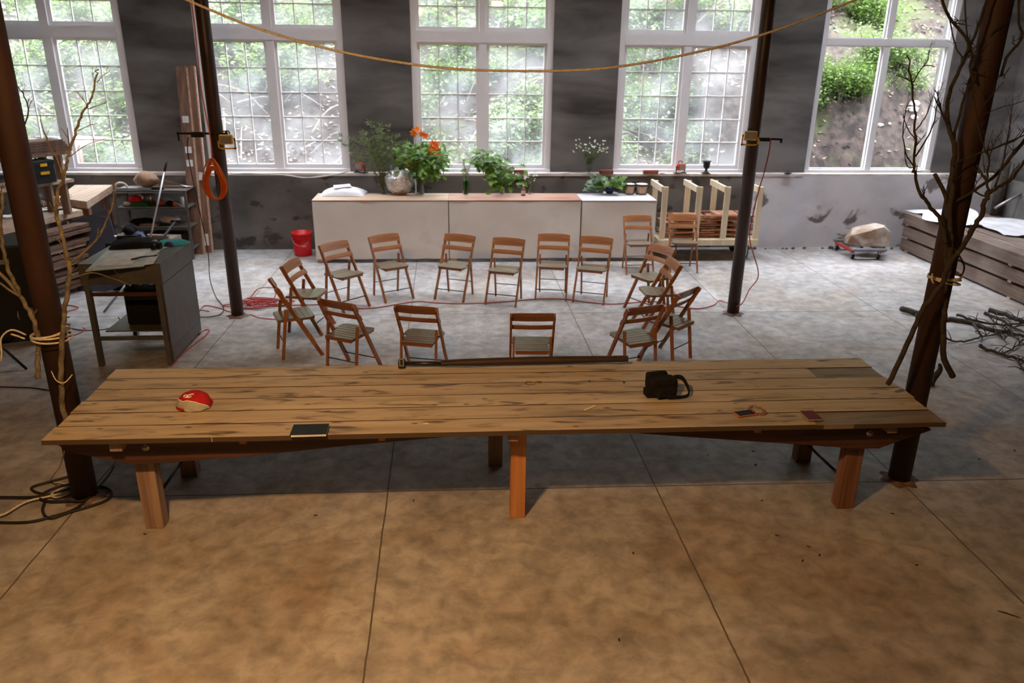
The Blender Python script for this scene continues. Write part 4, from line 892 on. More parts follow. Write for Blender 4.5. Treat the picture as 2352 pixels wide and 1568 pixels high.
for y in (12.3, 11.1, 9.7, 8.4):
    for k in range(3):
        o = MB().box((0, 0, .014), (1.42, .07, .026)).build('spacer_block', M_bench); o.location = (8.22, y + .06 * k, zl[k] - .028); tag(o, 'pale spacer strip %s layer of the timber stack, %s from the wall end' % (['under the bottom', 'under the second', 'under the third'][k], ['first', 'second', 'third', 'fourth'][sk]), 'spacer', 'spacer strips in the timber stack')
    sk += 1
def sheet(u, v):
    x = 7.52 + .95 * u + .12 * math.sin(v * 7); y = 12.60 - 1.25 * v; return Vector((x, y, .635 + .05 * (1 - u) * 0 + .035 + .05 * noise.noise(Vector((u * 4, v * 4, 2))) + .16 * max(0, u - .45) * max(0, .6 - v)))
tag(MB().grid(sheet, 26, 26).build('plastic_sheet', mat('white_plastic_sheet', (.80, .80, .83), (.70, .70, .72), (3, 3, 3), rough=.4)), 'crumpled white plastic sheet over the far end of the timber stack', 'plastic sheet')
def sheet2(u, v):
    x = 8.02 + .75 * u; y = 12.2 - 1.45 * v - .5 * u; return Vector((x, y, .64 + .05 * math.sin(v * 3) + .04 * noise.noise(Vector((u * 5, v * 5, 12))) + .06 * u))
tag(MB().grid(sheet2, 20, 26).build('plastic_sheet', mat('frosted_plastic_sheet', (.70, .71, .76), (.50, .47, .47), (3, 3, 3), rough=.3)), 'frosted white plastic sheet over the room side of the timber stack right of the post', 'plastic sheet')
a, b = aty(2285, 478, 12.0), aty(2352, 440, 12.0)
tag(MB().tube([a, a + (b - a) * 1.02], .022, 10).build('pipe', M_galv), 'pale pipe propped on the timber stack against the right wall', 'pipe')
tag(MB().tube([(8.95, 12.3, .635), (8.97, 12.4, 1.5)], .09, 12).build('dark_upright', M_bark), 'dark rough upright standing at the far right corner on the timber stack', 'log')  # plain dark cylinder filling the dark vertical area in the corner
for i in range(34):
    x = rt.uniform(4.9, 9.0); s_ = rt.uniform(.012, .035)
    o = MB().blob((0, 0, 0), (s_ * 1.4, s_, s_ * .9), i, .5, 2, 1, False).build('rubble', M_lowwall); o.location = (x, 12.62 - rt.uniform(0, .06), s_ * .8)
    tag(o, 'crumbled masonry chip along the foot of the whitewashed wall', 'rubble', 'masonry chips along the whitewashed wall')

# ------------------------------------------------------------------ branches tied to the posts
def branch(mb, pts, Y, r0, r1, rnd=None, twigs=0, n=4, tl=.16):
    """pts: surveyed (u, v[, dy]) along the branch at about depth Y"""
    r0 *= .74; r1 *= .74; P = [aty(p[0], p[1], Y + (p[2] if len(p) > 2 else 0)) for p in pts]; S = smooth_path(P, n); N_ = len(S)
    if rnd:
        S = [s + Vector((rnd.gauss(0, 1), rnd.gauss(0, 1), rnd.gauss(0, 1))) * min(.004, r0 * .25) for s in S]
    mb.tube(S, [r0 + (r1 - r0) * i / (N_ - 1) for i in range(N_)], 8)
    if rnd:
        for k in range(twigs):
            i = rnd.randrange(N_ // 4, N_); t = (S[min(i + 1, N_ - 1)] - S[i - 1]).normalized(); d = (t + Vector((rnd.uniform(-1, 1), rnd.uniform(-.8, .8), rnd.uniform(-.3, 1))) * .8).normalized(); L_ = tl * rnd.uniform(.3, 1)
            q = S[i] + d * L_ * .5 + Vector((0, 0, .015)); e = S[i] + d * L_ + Vector((rnd.uniform(-.02, .02), 0, .03)); rr = min(.0045, (r0 + (r1 - r0) * i / N_) * .5)
            mb.tube([S[i], q, e], [rr, rr * .7, rr * .4], 5)
            for h in range(2): mb.tube([q, q + Vector((rnd.uniform(-.05, .05), rnd.uniform(-.03, .03), rnd.uniform(.0, .06)))], [rr * .6, rr * .35], 4)
rb = random.Random(44); Y1 = 4.99
t = thing('branch', 'grey leafless branch rising beside the right-hand post from the rope tie', 'branch', (0, 0, 0))
mb = MB(); branch(mb, [(2190, 865), (2170, 825), (2167, 740), (2172, 690), (2178, 640), (2183, 560), (2181, 500), (2184, 440), (2190, 385), (2190, 330), (2176, 281)], Y1, .030, .020, rb, 4, tl=.06)
mb.build('stem', M_bark, t); mb = MB()
branch(mb, [(2176, 281), (2179, 217), (2204, 159), (2216, 130), (2239, 80), (2268, 0), (2275, -30)], Y1, .017, .009, rb, 9)
branch(mb, [(2190, 322), (2220, 207, .1), (2259, 112, .1), (2290, 60)], Y1, .013, .006, rb, 7); branch(mb, [(2176, 281), (2158, 250), (2146, 222)], Y1, .010, .005, rb, 2)
branch(mb, [(2176, 285), (2165, 265), (2155, 225), (2148, 205)], Y1, .008, .004, rb, 2); branch(mb, [(2185, 380), (2240, 355), (2300, 335), (2352, 310)], Y1 - .05, .010, .006, rb, 5)
mb.build('upper_twigs', M_bark, t)
t = thing('branch', 'slender dark forked branch in front of the right-hand window, left of the right post', 'branch', (0, 0, 0))
mb = MB(); branch(mb, [(2172, 560), (2165, 520), (2150, 492), (2128, 462), (2115, 443), (2101, 400), (2099, 383), (2102, 319), (2100, 250), (2096, 198), (2086, 128)], Y1 - .05, .020, .006, rb, 8); mb.build('stem', M_bark, t); mb = MB()
branch(mb, [(2097, 190), (2075, 178), (2057, 172)], Y1 - .05, .006, .003, rb, 3, tl=.07); branch(mb, [(2097, 190), (2121, 153), (2147, 153)], Y1 - .05, .006, .003, rb, 4, tl=.07)
branch(mb, [(2121, 153), (2132, 135), (2133, 118)], Y1 - .05, .005, .0025, rb, 3, tl=.06)
branch(mb, [(2100, 385), (2080, 350), (2074, 303), (2080, 255), (2084, 240)], Y1 - .05, .007, .003, rb, 5, tl=.08); branch(mb, [(2103, 360), (2137, 303), (2150, 250), (2156, 207)], Y1 - .05, .008, .003, rb, 8, tl=.09)
branch(mb, [(2103, 300), (2125, 270), (2140, 230), (2143, 220)], Y1 - .05, .006, .003, rb, 5, tl=.07); branch(mb, [(2101, 385), (2082, 380), (2078, 345)], Y1 - .05, .005, .003, rb, 3, tl=.07)
branch(mb, [(2102, 320), (2082, 290), (2075, 262)], Y1, .005, .003, rb, 3, tl=.06); mb.build('side_twigs', M_bark, t)
t = thing('branch', 'crooked branch leaning from the table corner up across the right-hand post', 'branch', (0, 0, 0))
mb = MB(); branch(mb, [(2040, 882), (2075, 810), (2105, 740), (2133, 690), (2160, 655), (2185, 600), (2215, 560), (2235, 525), (2255, 495), (2262, 462), (2272, 440)], Y1 - .10, .024, .020, rb, 4, tl=.07); mb.build('stem', M_bark, t); mb = MB()
branch(mb, [(2272, 440), (2300, 425), (2325, 408), (2352, 372), (2375, 350)], Y1 - .1, .016, .010, rb, 4); branch(mb, [(2272, 440), (2264, 412), (2250, 392), (2243, 378)], Y1 - .1, .011, .006, rb, 3); branch(mb, [(2265, 415), (2271, 367), (2259, 335), (2243, 271), (2234, 200)], Y1 - .1, .010, .004, rb, 10)
branch(mb, [(2285, 430), (2300, 386), (2312, 330), (2319, 287), (2325, 236)], Y1 - .1, .008, .003, rb, 10, tl=.12); branch(mb, [(2270, 370), (2283, 330), (2302, 300)], Y1 - .1, .005, .003, rb, 5, tl=.08)
branch(mb, [(2245, 270), (2290, 250), (2325, 240), (2352, 232)], Y1 - .1, .005, .003, rb, 5, tl=.08); branch(mb, [(2245, 262), (2280, 215), (2305, 190)], Y1 - .1, .005, .003, rb, 4, tl=.08); branch(mb, [(2312, 330), (2335, 320), (2360, 290)], Y1 - .1, .006, .004, rb, 4)
mb.build('side_twigs', M_bark, t)
t = thing('branch', 'dark thick branch with a sawn stub end crossing behind the right-hand rope tie', 'branch', (0, 0, 0))
mb = MB(); branch(mb, [(2178, 640), (2172, 580), (2174, 520), (2176, 470), (2168, 440), (2147, 400)], Y1 + .03, .024, .018); branch(mb, [(2186, 468), (2226, 445), (2245, 432), (2290, 400), (2330, 350), (2360, 315)], Y1 + .02, .012, .016, rb, 5); branch(mb, [(2240, 440), (2262, 450), (2285, 437)], Y1 + .02, .008, .007)
branch(mb, [(2160, -20), (2179, 38), (2217, 86), (2233, 128), (2228, 153), (2239, 191)], Y1 + .02, .013, .012, rb, 5); branch(mb, [(2179, 30), (2187, 75), (2197, 110), (2212, 134)], Y1 + .02, .006, .006, rb, 3); branch(mb, [(2216, 0), (2219, 60), (2225, 100)], Y1 + .02, .006, .006, rb, 3)
branch(mb, [(2341, -10), (2340, 50), (2348, 80), (2335, 105), (2319, 121), (2306, 150), (2300, 175)], Y1 + .1, .010, .012, rb, 4); branch(mb, [(2183, 560), (2205, 590), (2215, 615), (2205, 640)], Y1 + .0, .010, .008)
mb.build('stem', M_bark, t)
# left side, lichened
Y2 = 5.03; t = thing('branch', 'tall lichened branch standing before the left-hand post, forking above the bench', 'branch', (0, 0, 0))
mb = MB(); branch(mb, [(150, 972), (141, 900), (141, 830), (145, 770), (149, 720), (156, 650), (160, 610), (150, 580), (143, 540), (131, 500), (130, 460), (139, 425), (151, 385), (158, 355), (175, 300), (190, 262), (203, 240), (213, 215), (222, 175), (224, 160)], Y2, .026, .005, rb, 8, tl=.10); mb.build('stem', M_lichen, t); mb = MB()
branch(mb, [(160, 605), (185, 585), (210, 562), (230, 540), (248, 500), (259, 470), (262, 430), (258, 412)], Y2, .013, .004, rb, 5, tl=.08); branch(mb, [(163, 640), (200, 628), (225, 628), (260, 640), (300, 655)], Y2, .006, .002, rb, 3, tl=.08)
branch(mb, [(146, 420), (135, 375), (115, 335), (100, 300), (92, 262)], Y2, .009, .003, rb, 6, tl=.09); branch(mb, [(204, 245), (190, 228), (176, 208)], Y2, .004, .002, rb, 2, tl=.05); branch(mb, [(203, 250), (225, 242), (250, 232)], Y2, .004, .002, rb, 3, tl=.05)
branch(mb, [(222, 190), (238, 172), (250, 165)], Y2, .004, .002, rb, 3, tl=.05); branch(mb, [(160, 360), (200, 332), (245, 318)], Y2, .004, .002, rb, 3, tl=.05); branch(mb, [(178, 300), (205, 288), (225, 282)], Y2, .004, .002, rb, 2, tl=.05)
mb.build('side_twigs', M_lichen, t)
t = thing('branch', 'lichened three-pronged branch tied to the outer side of the left-hand post', 'branch', (0, 0, 0))
mb = MB(); branch(mb, [(88, 870), (86, 820), (90, 780), (84, 755), (70, 720), (52, 690), (40, 662), (22, 630), (12, 590), (5, 555), (2, 500), (6, 455), (0, 440)], Y2 - .0, .024, .012, rb, 3, tl=.06); branch(mb, [(42, 675), (20, 648), (0, 628), (-30, 600)], Y2, .016, .014); branch(mb, [(45, 680), (20, 665), (0, 650), (-30, 635)], Y2 - .02, .011, .009); mb.build('stem', M_lichen, t)
t = thing('branch', 'thin dark twig curving over the left-hand window at the far left edge', 'branch', (0, 0, 0))
mb = MB(); branch(mb, [(48, 330), (50, 305), (62, 270), (64, 245), (52, 215), (38, 195), (12, 170)], Y2 + .3, .008, .003, rb, 6, tl=.08); mb.build('stem', M_bark, t)
# hemp ties round the posts
def tie(cx, cy, z, r, n, label, tails, ex=.06):
    t = thing('rope_tie', label, 'rope', (cx, cy, z)); mb = MB()
    for k in range(n): mb.tube([((r + ex * max(0, -math.sin(a)) ** 2) * math.cos(a), (r + ex * max(0, -math.sin(a)) ** 2) * math.sin(a) , -.012 * k + .02 * math.cos(a + k)) for a in [i * 2 * PI / 36 for i in range(36)]], .0065, 7, closed=True)
    mb.build('lashing', M_rope, t)
    mb = MB()
    for P in tails: mb.tube(smooth_path([Vector(p) for p in P], 5), .006, 6)
    mb.build('loose_end', M_rope, t)
tie(3.41, 5.09, 1.66, .088, 4, 'hemp rope lashing the branches to the right-hand post', [[(-.12, -.07, 0), (-.14, -.10, .03), (-.15, -.12, .0), (-.13, -.12, -.03)], [(-.10, -.08, 0), (-.13, -.10, -.01)]], .06)
tie(-2.72, 5.14, 1.30, .11, 4, 'hemp rope lashing the branches to the left-hand post', [[(-.13, -.08, 0), (-.19, -.12, .05), (-.26, -.13, .0), (-.275, -.14, -.10), (-.29, -.14, -.16)], [(-.13, -.10, -.02), (-.2, -.12, .02), (-.14, -.14, .01)]], .05)
tag(MB().tube(smooth_path([aty(u, v, y) for u, v, y in ((118, 852, 5.06), (128, 872, 5.0), (141, 879, 4.98), (152, 876, 5.0), (166, 860, 5.06))], 5), .004, 6).build('twine', M_rope), 'thin twine looped low round the left-hand post and its branch', 'twine')
# garland rope
gp = [(395, -14), (430, 0), (600, 68), (780, 118), (950, 148), (1080, 160), (1270, 163), (1420, 153), (1600, 120), (1765, 75), (1965, 0), (1990, -10)]
gpts = [aty(u, v, 6.0) for u, v in gp]; gpts = [Vector((-2.72, 5.7, 3.9)), Vector((-2.3, 5.9, 3.62))] + gpts[1:-1] + [Vector((3.15, 5.7, 3.62)), Vector((3.4, 5.3, 3.85))]
S = smooth_path(gpts, 12); mb = MB()
for ph in (0, PI * 2 / 3, PI * 4 / 3):
    Q = []; acc = 0
    D = []
    for i in range(len(S) - 1):
        for k in range(3): D.append(S[i] + (S[i + 1] - S[i]) * k / 3)
    for i, s in enumerate(D):
        acc += (D[i] - D[i - 1]).length if i else 0; a = acc * 75 + ph; Q.append(s + Vector((0, math.cos(a), math.sin(a))) * .0045)
    mb.tube(Q, .0058, 5)
tag(mb.build('hanging_rope', M_rope), 'pale twisted hemp rope sagging across the top of the room between the front posts', 'rope')

# branches heaped on the floor at the right
def floor_branch(specs, label, z=.03, nm='fallen_branch', r=.02):
    t = thing(nm, label, 'branch', (0, 0, 0)); mb = MB()
    for pts, a, b in specs:
        S = smooth_path([atz(p[0], p[1], p[2] if len(p) > 2 else z) for p in pts], 5); S = [s + Vector((rb.gauss(0, .006), rb.gauss(0, .006), rb.gauss(0, .004))) for s in S]; mb.tube(S, [a + (b - a) * i / (len(S) - 1) for i in range(len(S))], 7)
        for k in range(5): i = rb.randrange(3, len(S) - 1); e = S[i] + Vector((rb.uniform(-.18, .18), rb.uniform(-.18, .18), rb.uniform(.0, .12))); mb.tube([S[i], (S[i] + e) / 2 + Vector((0, 0, .02)), e], [.006, .005, .003], 5)
    mb.build('stem', M_bark, t)
floor_branch([([(2070, 709, .05), (2110, 720, .04), (2150, 731), (2190, 734), (2235, 742), (2275, 756), (2320, 763), (2352, 772)], .038, .018), ([(2235, 742), (2250, 765), (2256, 778)], .016, .006), ([(2105, 722), (2115, 730), (2140, 738)], .022, .010)], 'long grey fallen branch reaching left to the right-hand post base on the floor')
floor_branch([([(2160, 765, .15), (2180, 780), (2215, 784), (2255, 774), (2290, 765), (2330, 750), (2352, 745)], .012, .008), ([(2285, 758), (2300, 775), (2312, 786)], .008, .004)], 'thin curved fallen twig on the floor right of the right-hand post')
floor_branch([([(2250, 792, .06), (2262, 800), (2300, 812), (2335, 823), (2352, 829), (2400, 845)], .020, .014), ([(2304, 812), (2330, 798), (2352, 780)], .010, .008), ([(2336, 825), (2345, 840), (2358, 855)], .010, .006)], 'fallen branch nearest the viewer in the floor heap at the right edge')
floor_branch([([(2198, 721, .07), (2230, 734, .05), (2290, 745), (2352, 742)], .018, .012), ([(2260, 718, .08), (2300, 735, .06), (2330, 752), (2365, 768)], .020, .012)], 'forked fallen branch in the middle of the floor heap at the right edge')
floor_branch([([(2272, 712, .06), (2310, 722, .06), (2340, 735, .06), (2370, 745)], .034, .026), ([(2262, 720, .04), (2290, 742), (2320, 765), (2352, 790)], .010, .006)], 'thick fallen branch at the top of the floor heap beside the timber stack')
p = atz(2134, 886, 0); tag(MB().tube(smooth_path([(0, 0, .02), (.05, .04, .06), (.10, .03, .16), (.09, .05, .22)], 5), [.05 - .0025 * i for i in range(16)], 8).build('bark_chunk', M_bark), 'dark curled chunk of bark beside the right-hand post', 'bark').location = (p.x, p.y, 0)
# ------------------------------------------------------------------ grey steel desk, left
t = thing('steel_desk', 'grey enamelled steel work desk with an open front beside the left-hand post', 'desk', (-3.70, 7.72, 0))
W_, D_ = .75, .98
MB().box((W_ / 2, D_ / 2, .98), (W_ + .04, D_ + .01, .21), ch=.005).build('top_box', M_greymetal, t)
for x, y in ((.03, .02), (W_ - .03, .02), (.03, D_ - .03), (W_ - .03, D_ - .03)):
    MB().bar((x, y, 0), (x, y, .88), .06, .045).build('leg', M_greymetal, t)
MB().box((W_ + .006, D_ / 2, .52), (.012, D_ - .03, .69)).box((W_ + .006, D_ / 2, .11), (.010, D_ - .05, .12)).build('side_panel', M_greymetal, t)
MB().box((W_ / 2, .03, .765), (W_ - .08, .03, .035)).build('cross_rail', plain('brown_painted_rail', (.085, .028, .018), .45), t)
MB().box((W_ / 2, .02, .30), (W_ - .08, .03, .04)).box((W_ / 2, D_ / 2 + .1, .30), (W_ - .06, D_ - .25, .012)).build('lower_shelf', M_greymetal, t)
t2 = thing('tool_bag', 'black fabric bag standing on the lower shelf of the grey desk', 'bag', (-3.33, 8.25, .307))
MB().box((0, 0, .19), (.36, .26, .38), ch=.03).build('body', M_blackcloth, t2); MB().tube(smooth_path([(-.12, 0, .37), (-.08, 0, .45), (.08, 0, .45), (.12, 0, .37)], 4), .01, 6).build('handle', M_blackcloth, t2)
DT = 1.086
def ond(u, v): p = atz(u, v, DT); return (p.x, p.y, DT)
def flat(nm, label, cat, poly, m, h=.004, z=DT, edge=None):
    P = [atz(u, v, z) for u, v in poly]; c = sum(P, Vector()) / len(P); o = MB().prism([(q.x - c.x, q.y - c.y) for q in P], h).build(nm, m); o.location = (c.x, c.y, z); return tag(o, label, cat)
flat('drawing_board', 'pale greenish drawing board lying across the grey desk', 'board', [(196, 624), (330, 612), (372, 572), (415, 560), (262, 560)], plain('pale_green_board', (.42, .45, .39), .5), .006)
flat('paper_sheets', 'cream paper sheets at the front of the grey desk', 'paper', [(222, 612), (300, 609), (345, 575), (266, 582)], plain('cream_paper', (.60, .56, .48), .8), .004, DT + .007)
flat('paper_sheets', 'cream paper sheet under the dark cables at the front corner of the grey desk', 'paper', [(330, 609), (352, 606), (366, 584), (340, 588)], MATS['cream_paper'], .004, DT + .007)
p = atz(312, 568, DT); o = MB().grid(lambda u, v: Vector((-.25 + .50 * u, -.13 + .26 * v, .008 + .085 * math.sin(PI * u) ** .3 * math.sin(PI * v) ** .3 + .012 * noise.noise(Vector((u * 5, v * 5, 3))))), 20, 14).box((0, 0, .012), (.46, .23, .01)).build('folded_jacket', M_blackcloth)
o.location = (p.x, p.y + .02, DT + .007); o.rotation_euler = (0, 0, R(12)); tag(o, 'folded black jacket lying on the grey desk', 'jacket')
o = MB().blob((0, 0, 0), (.03, .02, .012), 2, .3, 2, 2).build('red_tag', M_redplastic); o.location = (p.x - .07, p.y - .02, DT + .075); tag(o, 'small red tag on the folded black jacket', 'tag')
p = atz(395, 562, DT); o = MB().grid(lambda u, v: Vector((.20 * math.cos(u * 2 * PI) * v, .13 * math.sin(u * 2 * PI) * v, .05 * (1 - v ** 3) + .004)), 30, 8).build('teal_pouch', plain('teal_cloth', (.0, .17, .15), .6)); o.location = (p.x - .02, p.y + .02, DT); o.rotation_euler = (0, 0, R(28)); tag(o, 'rounded teal pouch at the back of the grey desk', 'pouch')
o = MB().grid(lambda u, v: Vector((.05 * math.cos(u * 2 * PI) * v, .035 * math.sin(u * 2 * PI) * v, .04 * (1 - v ** 3) + .004)), 20, 6).build('purple_cloth', plain('purple_cloth', (.045, .015, .09), .8)); o.location = (p.x + .0, p.y - .09, DT + .012); tag(o, 'small bunched purple cloth against the teal pouch', 'cloth')
t2 = thing('camera', 'black and silver camera with lens on the grey desk', 'camera', (atz(358, 572, DT).x + .01, atz(358, 572, DT).y, DT + .008), R(-20))
MB().box((0, 0, .035), (.12, .05, .07), ch=.01).build('body', M_black, t2); MB().lathe([(.0001, 0), (.032, 0), (.032, .05), (.028, .052), (.0001, .045)], n=20).build('lens', M_black, t2).matrix_local = Matrix.Translation((.01, -.025, .035)) @ Matrix.Rotation(PI / 2, 4, 'X')
MB().box((-.01, 0, .08), (.04, .04, .02), ch=.006).build('silver_top', M_galv, t2)
cb = MB(); rc = random.Random(3); c0 = atz(330, 597, DT)
for k in range(7): cb.tube(smooth_path([(c0.x - .09 + rc.uniform(-.03, .03), c0.y - .03 + rc.uniform(-.02, .02), DT + .018), (c0.x - .02, c0.y + rc.uniform(-.02, .02), DT + .03), (c0.x + .05, c0.y + .06, DT + .025), (c0.x + .09, c0.y + .12 + rc.uniform(-.02, .02), DT + .018)], 5), .006, 6)
tag(cb.build('cable_bundle', M_darkcord), 'bundle of dark cables lying across the papers on the grey desk', 'cables')

# ------------------------------------------------------------------ steel shelving by the wall
t = thing('shelf_unit', 'low grey steel shelving unit by the back wall below the first pier', 'shelf', (-5.13, 12.12, 0))
for z in (.16, .50, .80, 1.055):
    MB().box((.53, .22, z), (1.06, .44, .014)).box((.53, .003, z - .012), (1.06, .006, .035)).box((.53, .437, z - .012), (1.06, .006, .035)).build('shelf_board', M_galv if z > 1 else M_greymetal, t)
for x in (.015, 1.045):
    for y in (.01, .43): MB().box((x, y, .53), (.035, .03, 1.06)).build('upright', M_greymetal, t)
MB().bar((.72, .02, 1.0), (1.04, .02, .78), .03, .006).build('brace', M_greymetal, t)
SHX, SHY = -5.13, 12.12
rc = random.Random(71)
def shelf_item(nm, label, cat, x, y, z, m, kind, s):
    mb = MB()
    if kind == 'box': mb.box((0, 0, s[2] / 2), s, ch=.004)
    elif kind == 'can': mb.lathe([(.0001, 0), (s[0], 0), (s[0], s[2]), (s[0] * .9, s[2] + .004), (.0001, s[2] + .004)], n=18)
    elif kind == 'roll': mb.lathe([(s[0] * .45, 0), (s[0], 0), (s[0], s[2]), (s[0] * .45, s[2]), (s[0] * .45, 0)], n=20)
    else: mb.blob((0, 0, s[2] / 2), (s[0] / 2, s[1] / 2, s[2] / 2), rc.randrange(99), .4, 2, 2)
    o = mb.build(nm, m); o.location = (SHX + x, SHY + y, z); o.rotation_euler = (0, 0, rc.uniform(-.3, .3)); return tag(o, label, cat)
Z3, Z2, Z1, Z0 = .808, .508, .168, 1.063
shelf_item('plastic_bag', 'white plastic bag at the left end of the second shelf of the steel unit', 'bag', .12, .14, Z3, M_paper, 'blob', (.14, .12, .06))
shelf_item('red_bag', 'crumpled red plastic bag on the second shelf of the steel unit', 'bag', .22, .22, Z3, M_redplastic, 'blob', (.20, .16, .15))
shelf_item('green_tray', 'flat green box on the second shelf of the steel unit', 'box', .33, .12, Z3, plain('green_card', (.03, .12, .03), .5), 'box', (.26, .12, .065))
shelf_item('tape_roll', 'silver tape roll left one of two on the second shelf of the steel unit', 'tape', .30, .30, Z3, M_galv, 'roll', (.05, .05, .17))
shelf_item('tape_roll', 'silver tape roll right one of two on the second shelf of the steel unit', 'tape', .43, .28, Z3, M_galv, 'roll', (.055, .05, .16))
shelf_item('pink_rag', 'pink rag in the middle of the second shelf of the steel unit', 'rag', .60, .18, Z3, plain('pink_cloth', (.5, .12, .15), .8), 'blob', (.16, .14, .09))
shelf_item('cable_heap', 'grey cable heap right of the pink rag on the second shelf', 'cables', .77, .2, Z3, M_darkcord, 'blob', (.2, .16, .08))
shelf_item('orange_can', 'small orange can on the second shelf of the steel unit', 'can', .84, .12, Z3, M_orangecord, 'can', (.03, .03, .05))
shelf_item('spray_can', 'white spray can at the right end of the second shelf', 'can', .95, .16, Z3, M_paper, 'can', (.032, .03, .13))
shelf_item('grey_bundle', 'beige cloth bundle on the third shelf of the steel unit', 'cloth', .72, .2, Z2, M_ledge, 'blob', (.30, .2, .14))
shelf_item('dark_bag', 'dark bag on the third shelf of the steel unit', 'bag', .28, .22, Z2, M_blackcloth, 'blob', (.34, .24, .10))
shelf_item('wooden_tray', 'brown tray on the third shelf of the steel unit', 'tray', .42, .10, Z2, M_brownboard, 'box', (.26, .12, .04))
shelf_item('black_case', 'black case on the bottom shelf of the steel unit', 'case', .62, .22, Z1, M_black, 'box', (.5, .3, .2))
o = shelf_item('crumpled_cardboard', 'crumpled brown cardboard roll on top of the steel unit', 'cardboard', .40, .27, Z0, wood('brown_cardboard', (.30, .18, .11), (.45, .30, .20), 'z', rough=.8), 'blob', (.36, .28, .26))
for v in o.data.vertices: v.co += Vector((noise.noise(v.co * 14), noise.noise(v.co * 14 + Vector((3, 3, 3))), 0)) * .03
o = MB().grid(lambda u, v: Vector((.55 * u, .02 + .30 * v * (1 - .1 * u), .16 * (1 - v * .9) * (1 - .75 * u * u) + .004)), 12, 8).box((.27, .17, .004), (.5, .3, .006)).build('canvas_sheet', M_canvas); o.location = (SHX + .50, SHY + .08, Z0); tag(o, 'folded cream canvas sheet on top of the steel unit next to the cardboard', 'cloth')
tag(MB().bar((SHX + .03, SHY + .05, Z0 + .018), (SHX + .55, SHY - .01 + .04, Z0 + .018), .03, .03).build('level_bar', M_galv), 'silver spirit level bar lying along the front of the steel unit top, left one', 'level')
tag(MB().bar((SHX + .33, SHY + .10, Z0 + .018), (SHX + .72, SHY + .07, Z0 + .018), .03, .03).build('level_bar', M_dkmetal), 'dark metal bar lying on the steel unit top, right one', 'bar')
a = aty(265, 408, 12.0); tag(MB().tube([(a.x + .09 * math.cos(q), 12.15, 1.07 + .02 + .085 * max(0, math.sin(q)) ** .8) for q in [i * PI / 14 for i in range(15)]], .016, 8).build('hose_loop', M_whitecord), 'white hose arched over the end of the bench beside the steel unit', 'hose')

# ------------------------------------------------------------------ tall boards leaning on the pier
for (b0, t0, w_, lb_, labels) in (((457, 583), (416, 153), .155, 'left of the tall brown boards leaning on the pier, with three white stickers', (.73, .57, .50)), ((483, 575), (434, 150), .14, 'right of the tall brown boards leaning on the pier, with a sticker near its foot', (.42, .09, .06))):
    B_ = atz(b0[0], b0[1], 0); B_.z = 0; B_.y = min(B_.y, 12.56); Tp = aty(t0[0], t0[1], 12.82)
    t = thing('board', lb_, 'board', B_); v = Tp - B_
    MB().bar((0, 0, .0), v, w_, .045, (0, 1, 0)).build('plank', M_brownboard, t); off = Vector((w_ * .5 + .012, -.005, 0))
    MB().bar(off, v * .995 + off, .02, .05, (0, 1, 0)).build('pale_edge_strip', M_tanwood, t)
    d = v.normalized()
    for q in labels:
        c = v * q + Vector((0, -.030, 0)); MB().bar(c - d * .05, c + d * .05, w_ * .62, .002, (0, 1, 0)).build('sticker', M_paper, t)
# ------------------------------------------------------------------ benches and lumber rack at the far left
def slab(poly, z, h, m, nm, parent=None):
    return MB().prism(poly, h, Matrix.Translation((0, 0, z - h))).build(nm, m, parent)
t = thing('workbench', 'thick pale workbench angled toward the back wall under the first window', 'bench', (0, 0, 0))
slab([(-5.08, 11.12), (-5.30, 12.55), (-5.86, 12.55), (-5.62, 11.45)], 1.08, .10, M_bench, 'benchtop', t)
for x, y in ((-5.20, 11.35), (-5.55, 11.55), (-5.38, 12.4), (-5.75, 12.4)): MB().box((x, y, .49), (.09, .09, .98)).build('leg', M_brownboard, t)
t = thing('workbench', 'littered near workbench with a pale front edge above the lumber rack', 'bench', (0, 0, 0))
slab([(-5.95, 8.7), (-5.10, 11.0), (-5.62, 11.35), (-6.6, 9.0)], .99, .075, M_bench, 'benchtop', t)
for x, y in ((-5.85, 9.2), (-5.36, 10.7), (-6.35, 9.3), (-5.75, 10.95)): MB().box((x, y, .457), (.09, .09, .915)).build('leg', M_brownboard, t)
dv = Vector((.347, .938, 0)); nv = Vector((-.938, .347, 0)); rl = random.Random(9)
base = Vector((-5.80, 8.9, 0))
lev = [(.10, 2.4, 2), (.16, 2.25, 1), (.24, 2.3, 2), (.30, 2.15, 1), (.40, 2.35, 0), (.455, 2.1, 1), (.52, 2.5, 2), (.60, 2.2, 0), (.66, 2.15, 1), (.78, 2.1, 2), (.84, 2.2, 1)]
for i, (z, L_, q) in enumerate(lev):
    o = MB().bar(Vector((0, 0, 0)), dv * L_, .24 if q == 2 else .20, .045, (0, 0, 1)).build('lumber_plank', M_lumbery if q else M_bench)
    o.location = base + nv * (.0 + rl.uniform(-.05, .03)) + dv * rl.uniform(-.1, .1) + Vector((.07, 0, z)); ii = ['bottom', 'second', 'third', 'fourth', 'fifth', 'sixth', 'seventh', 'eighth', 'ninth', 'tenth', 'topmost'][i]
    tag(o, 'brown plank on the lumber rack under the near workbench, %s from the floor' % ii, 'plank', 'planks on the lumber rack')
for k in (0.5, 1.9):
    c = base + dv * k + nv * .16 + Vector((.07, 0, 0)); t = thing('rack_post', 'wooden upright with short arms carrying the planks, %s one' % ('near' if k < 1 else 'far'), 'rack', (c.x, c.y, 0)); MB().box((0, 0, .44), (.06, .06, .88)).build('upright', M_legwood, t)
    MB().bar((0, 0, .055), (-nv.x * .28, -nv.y * .28, .055), .04, .04).build('arm', M_legwood, t)
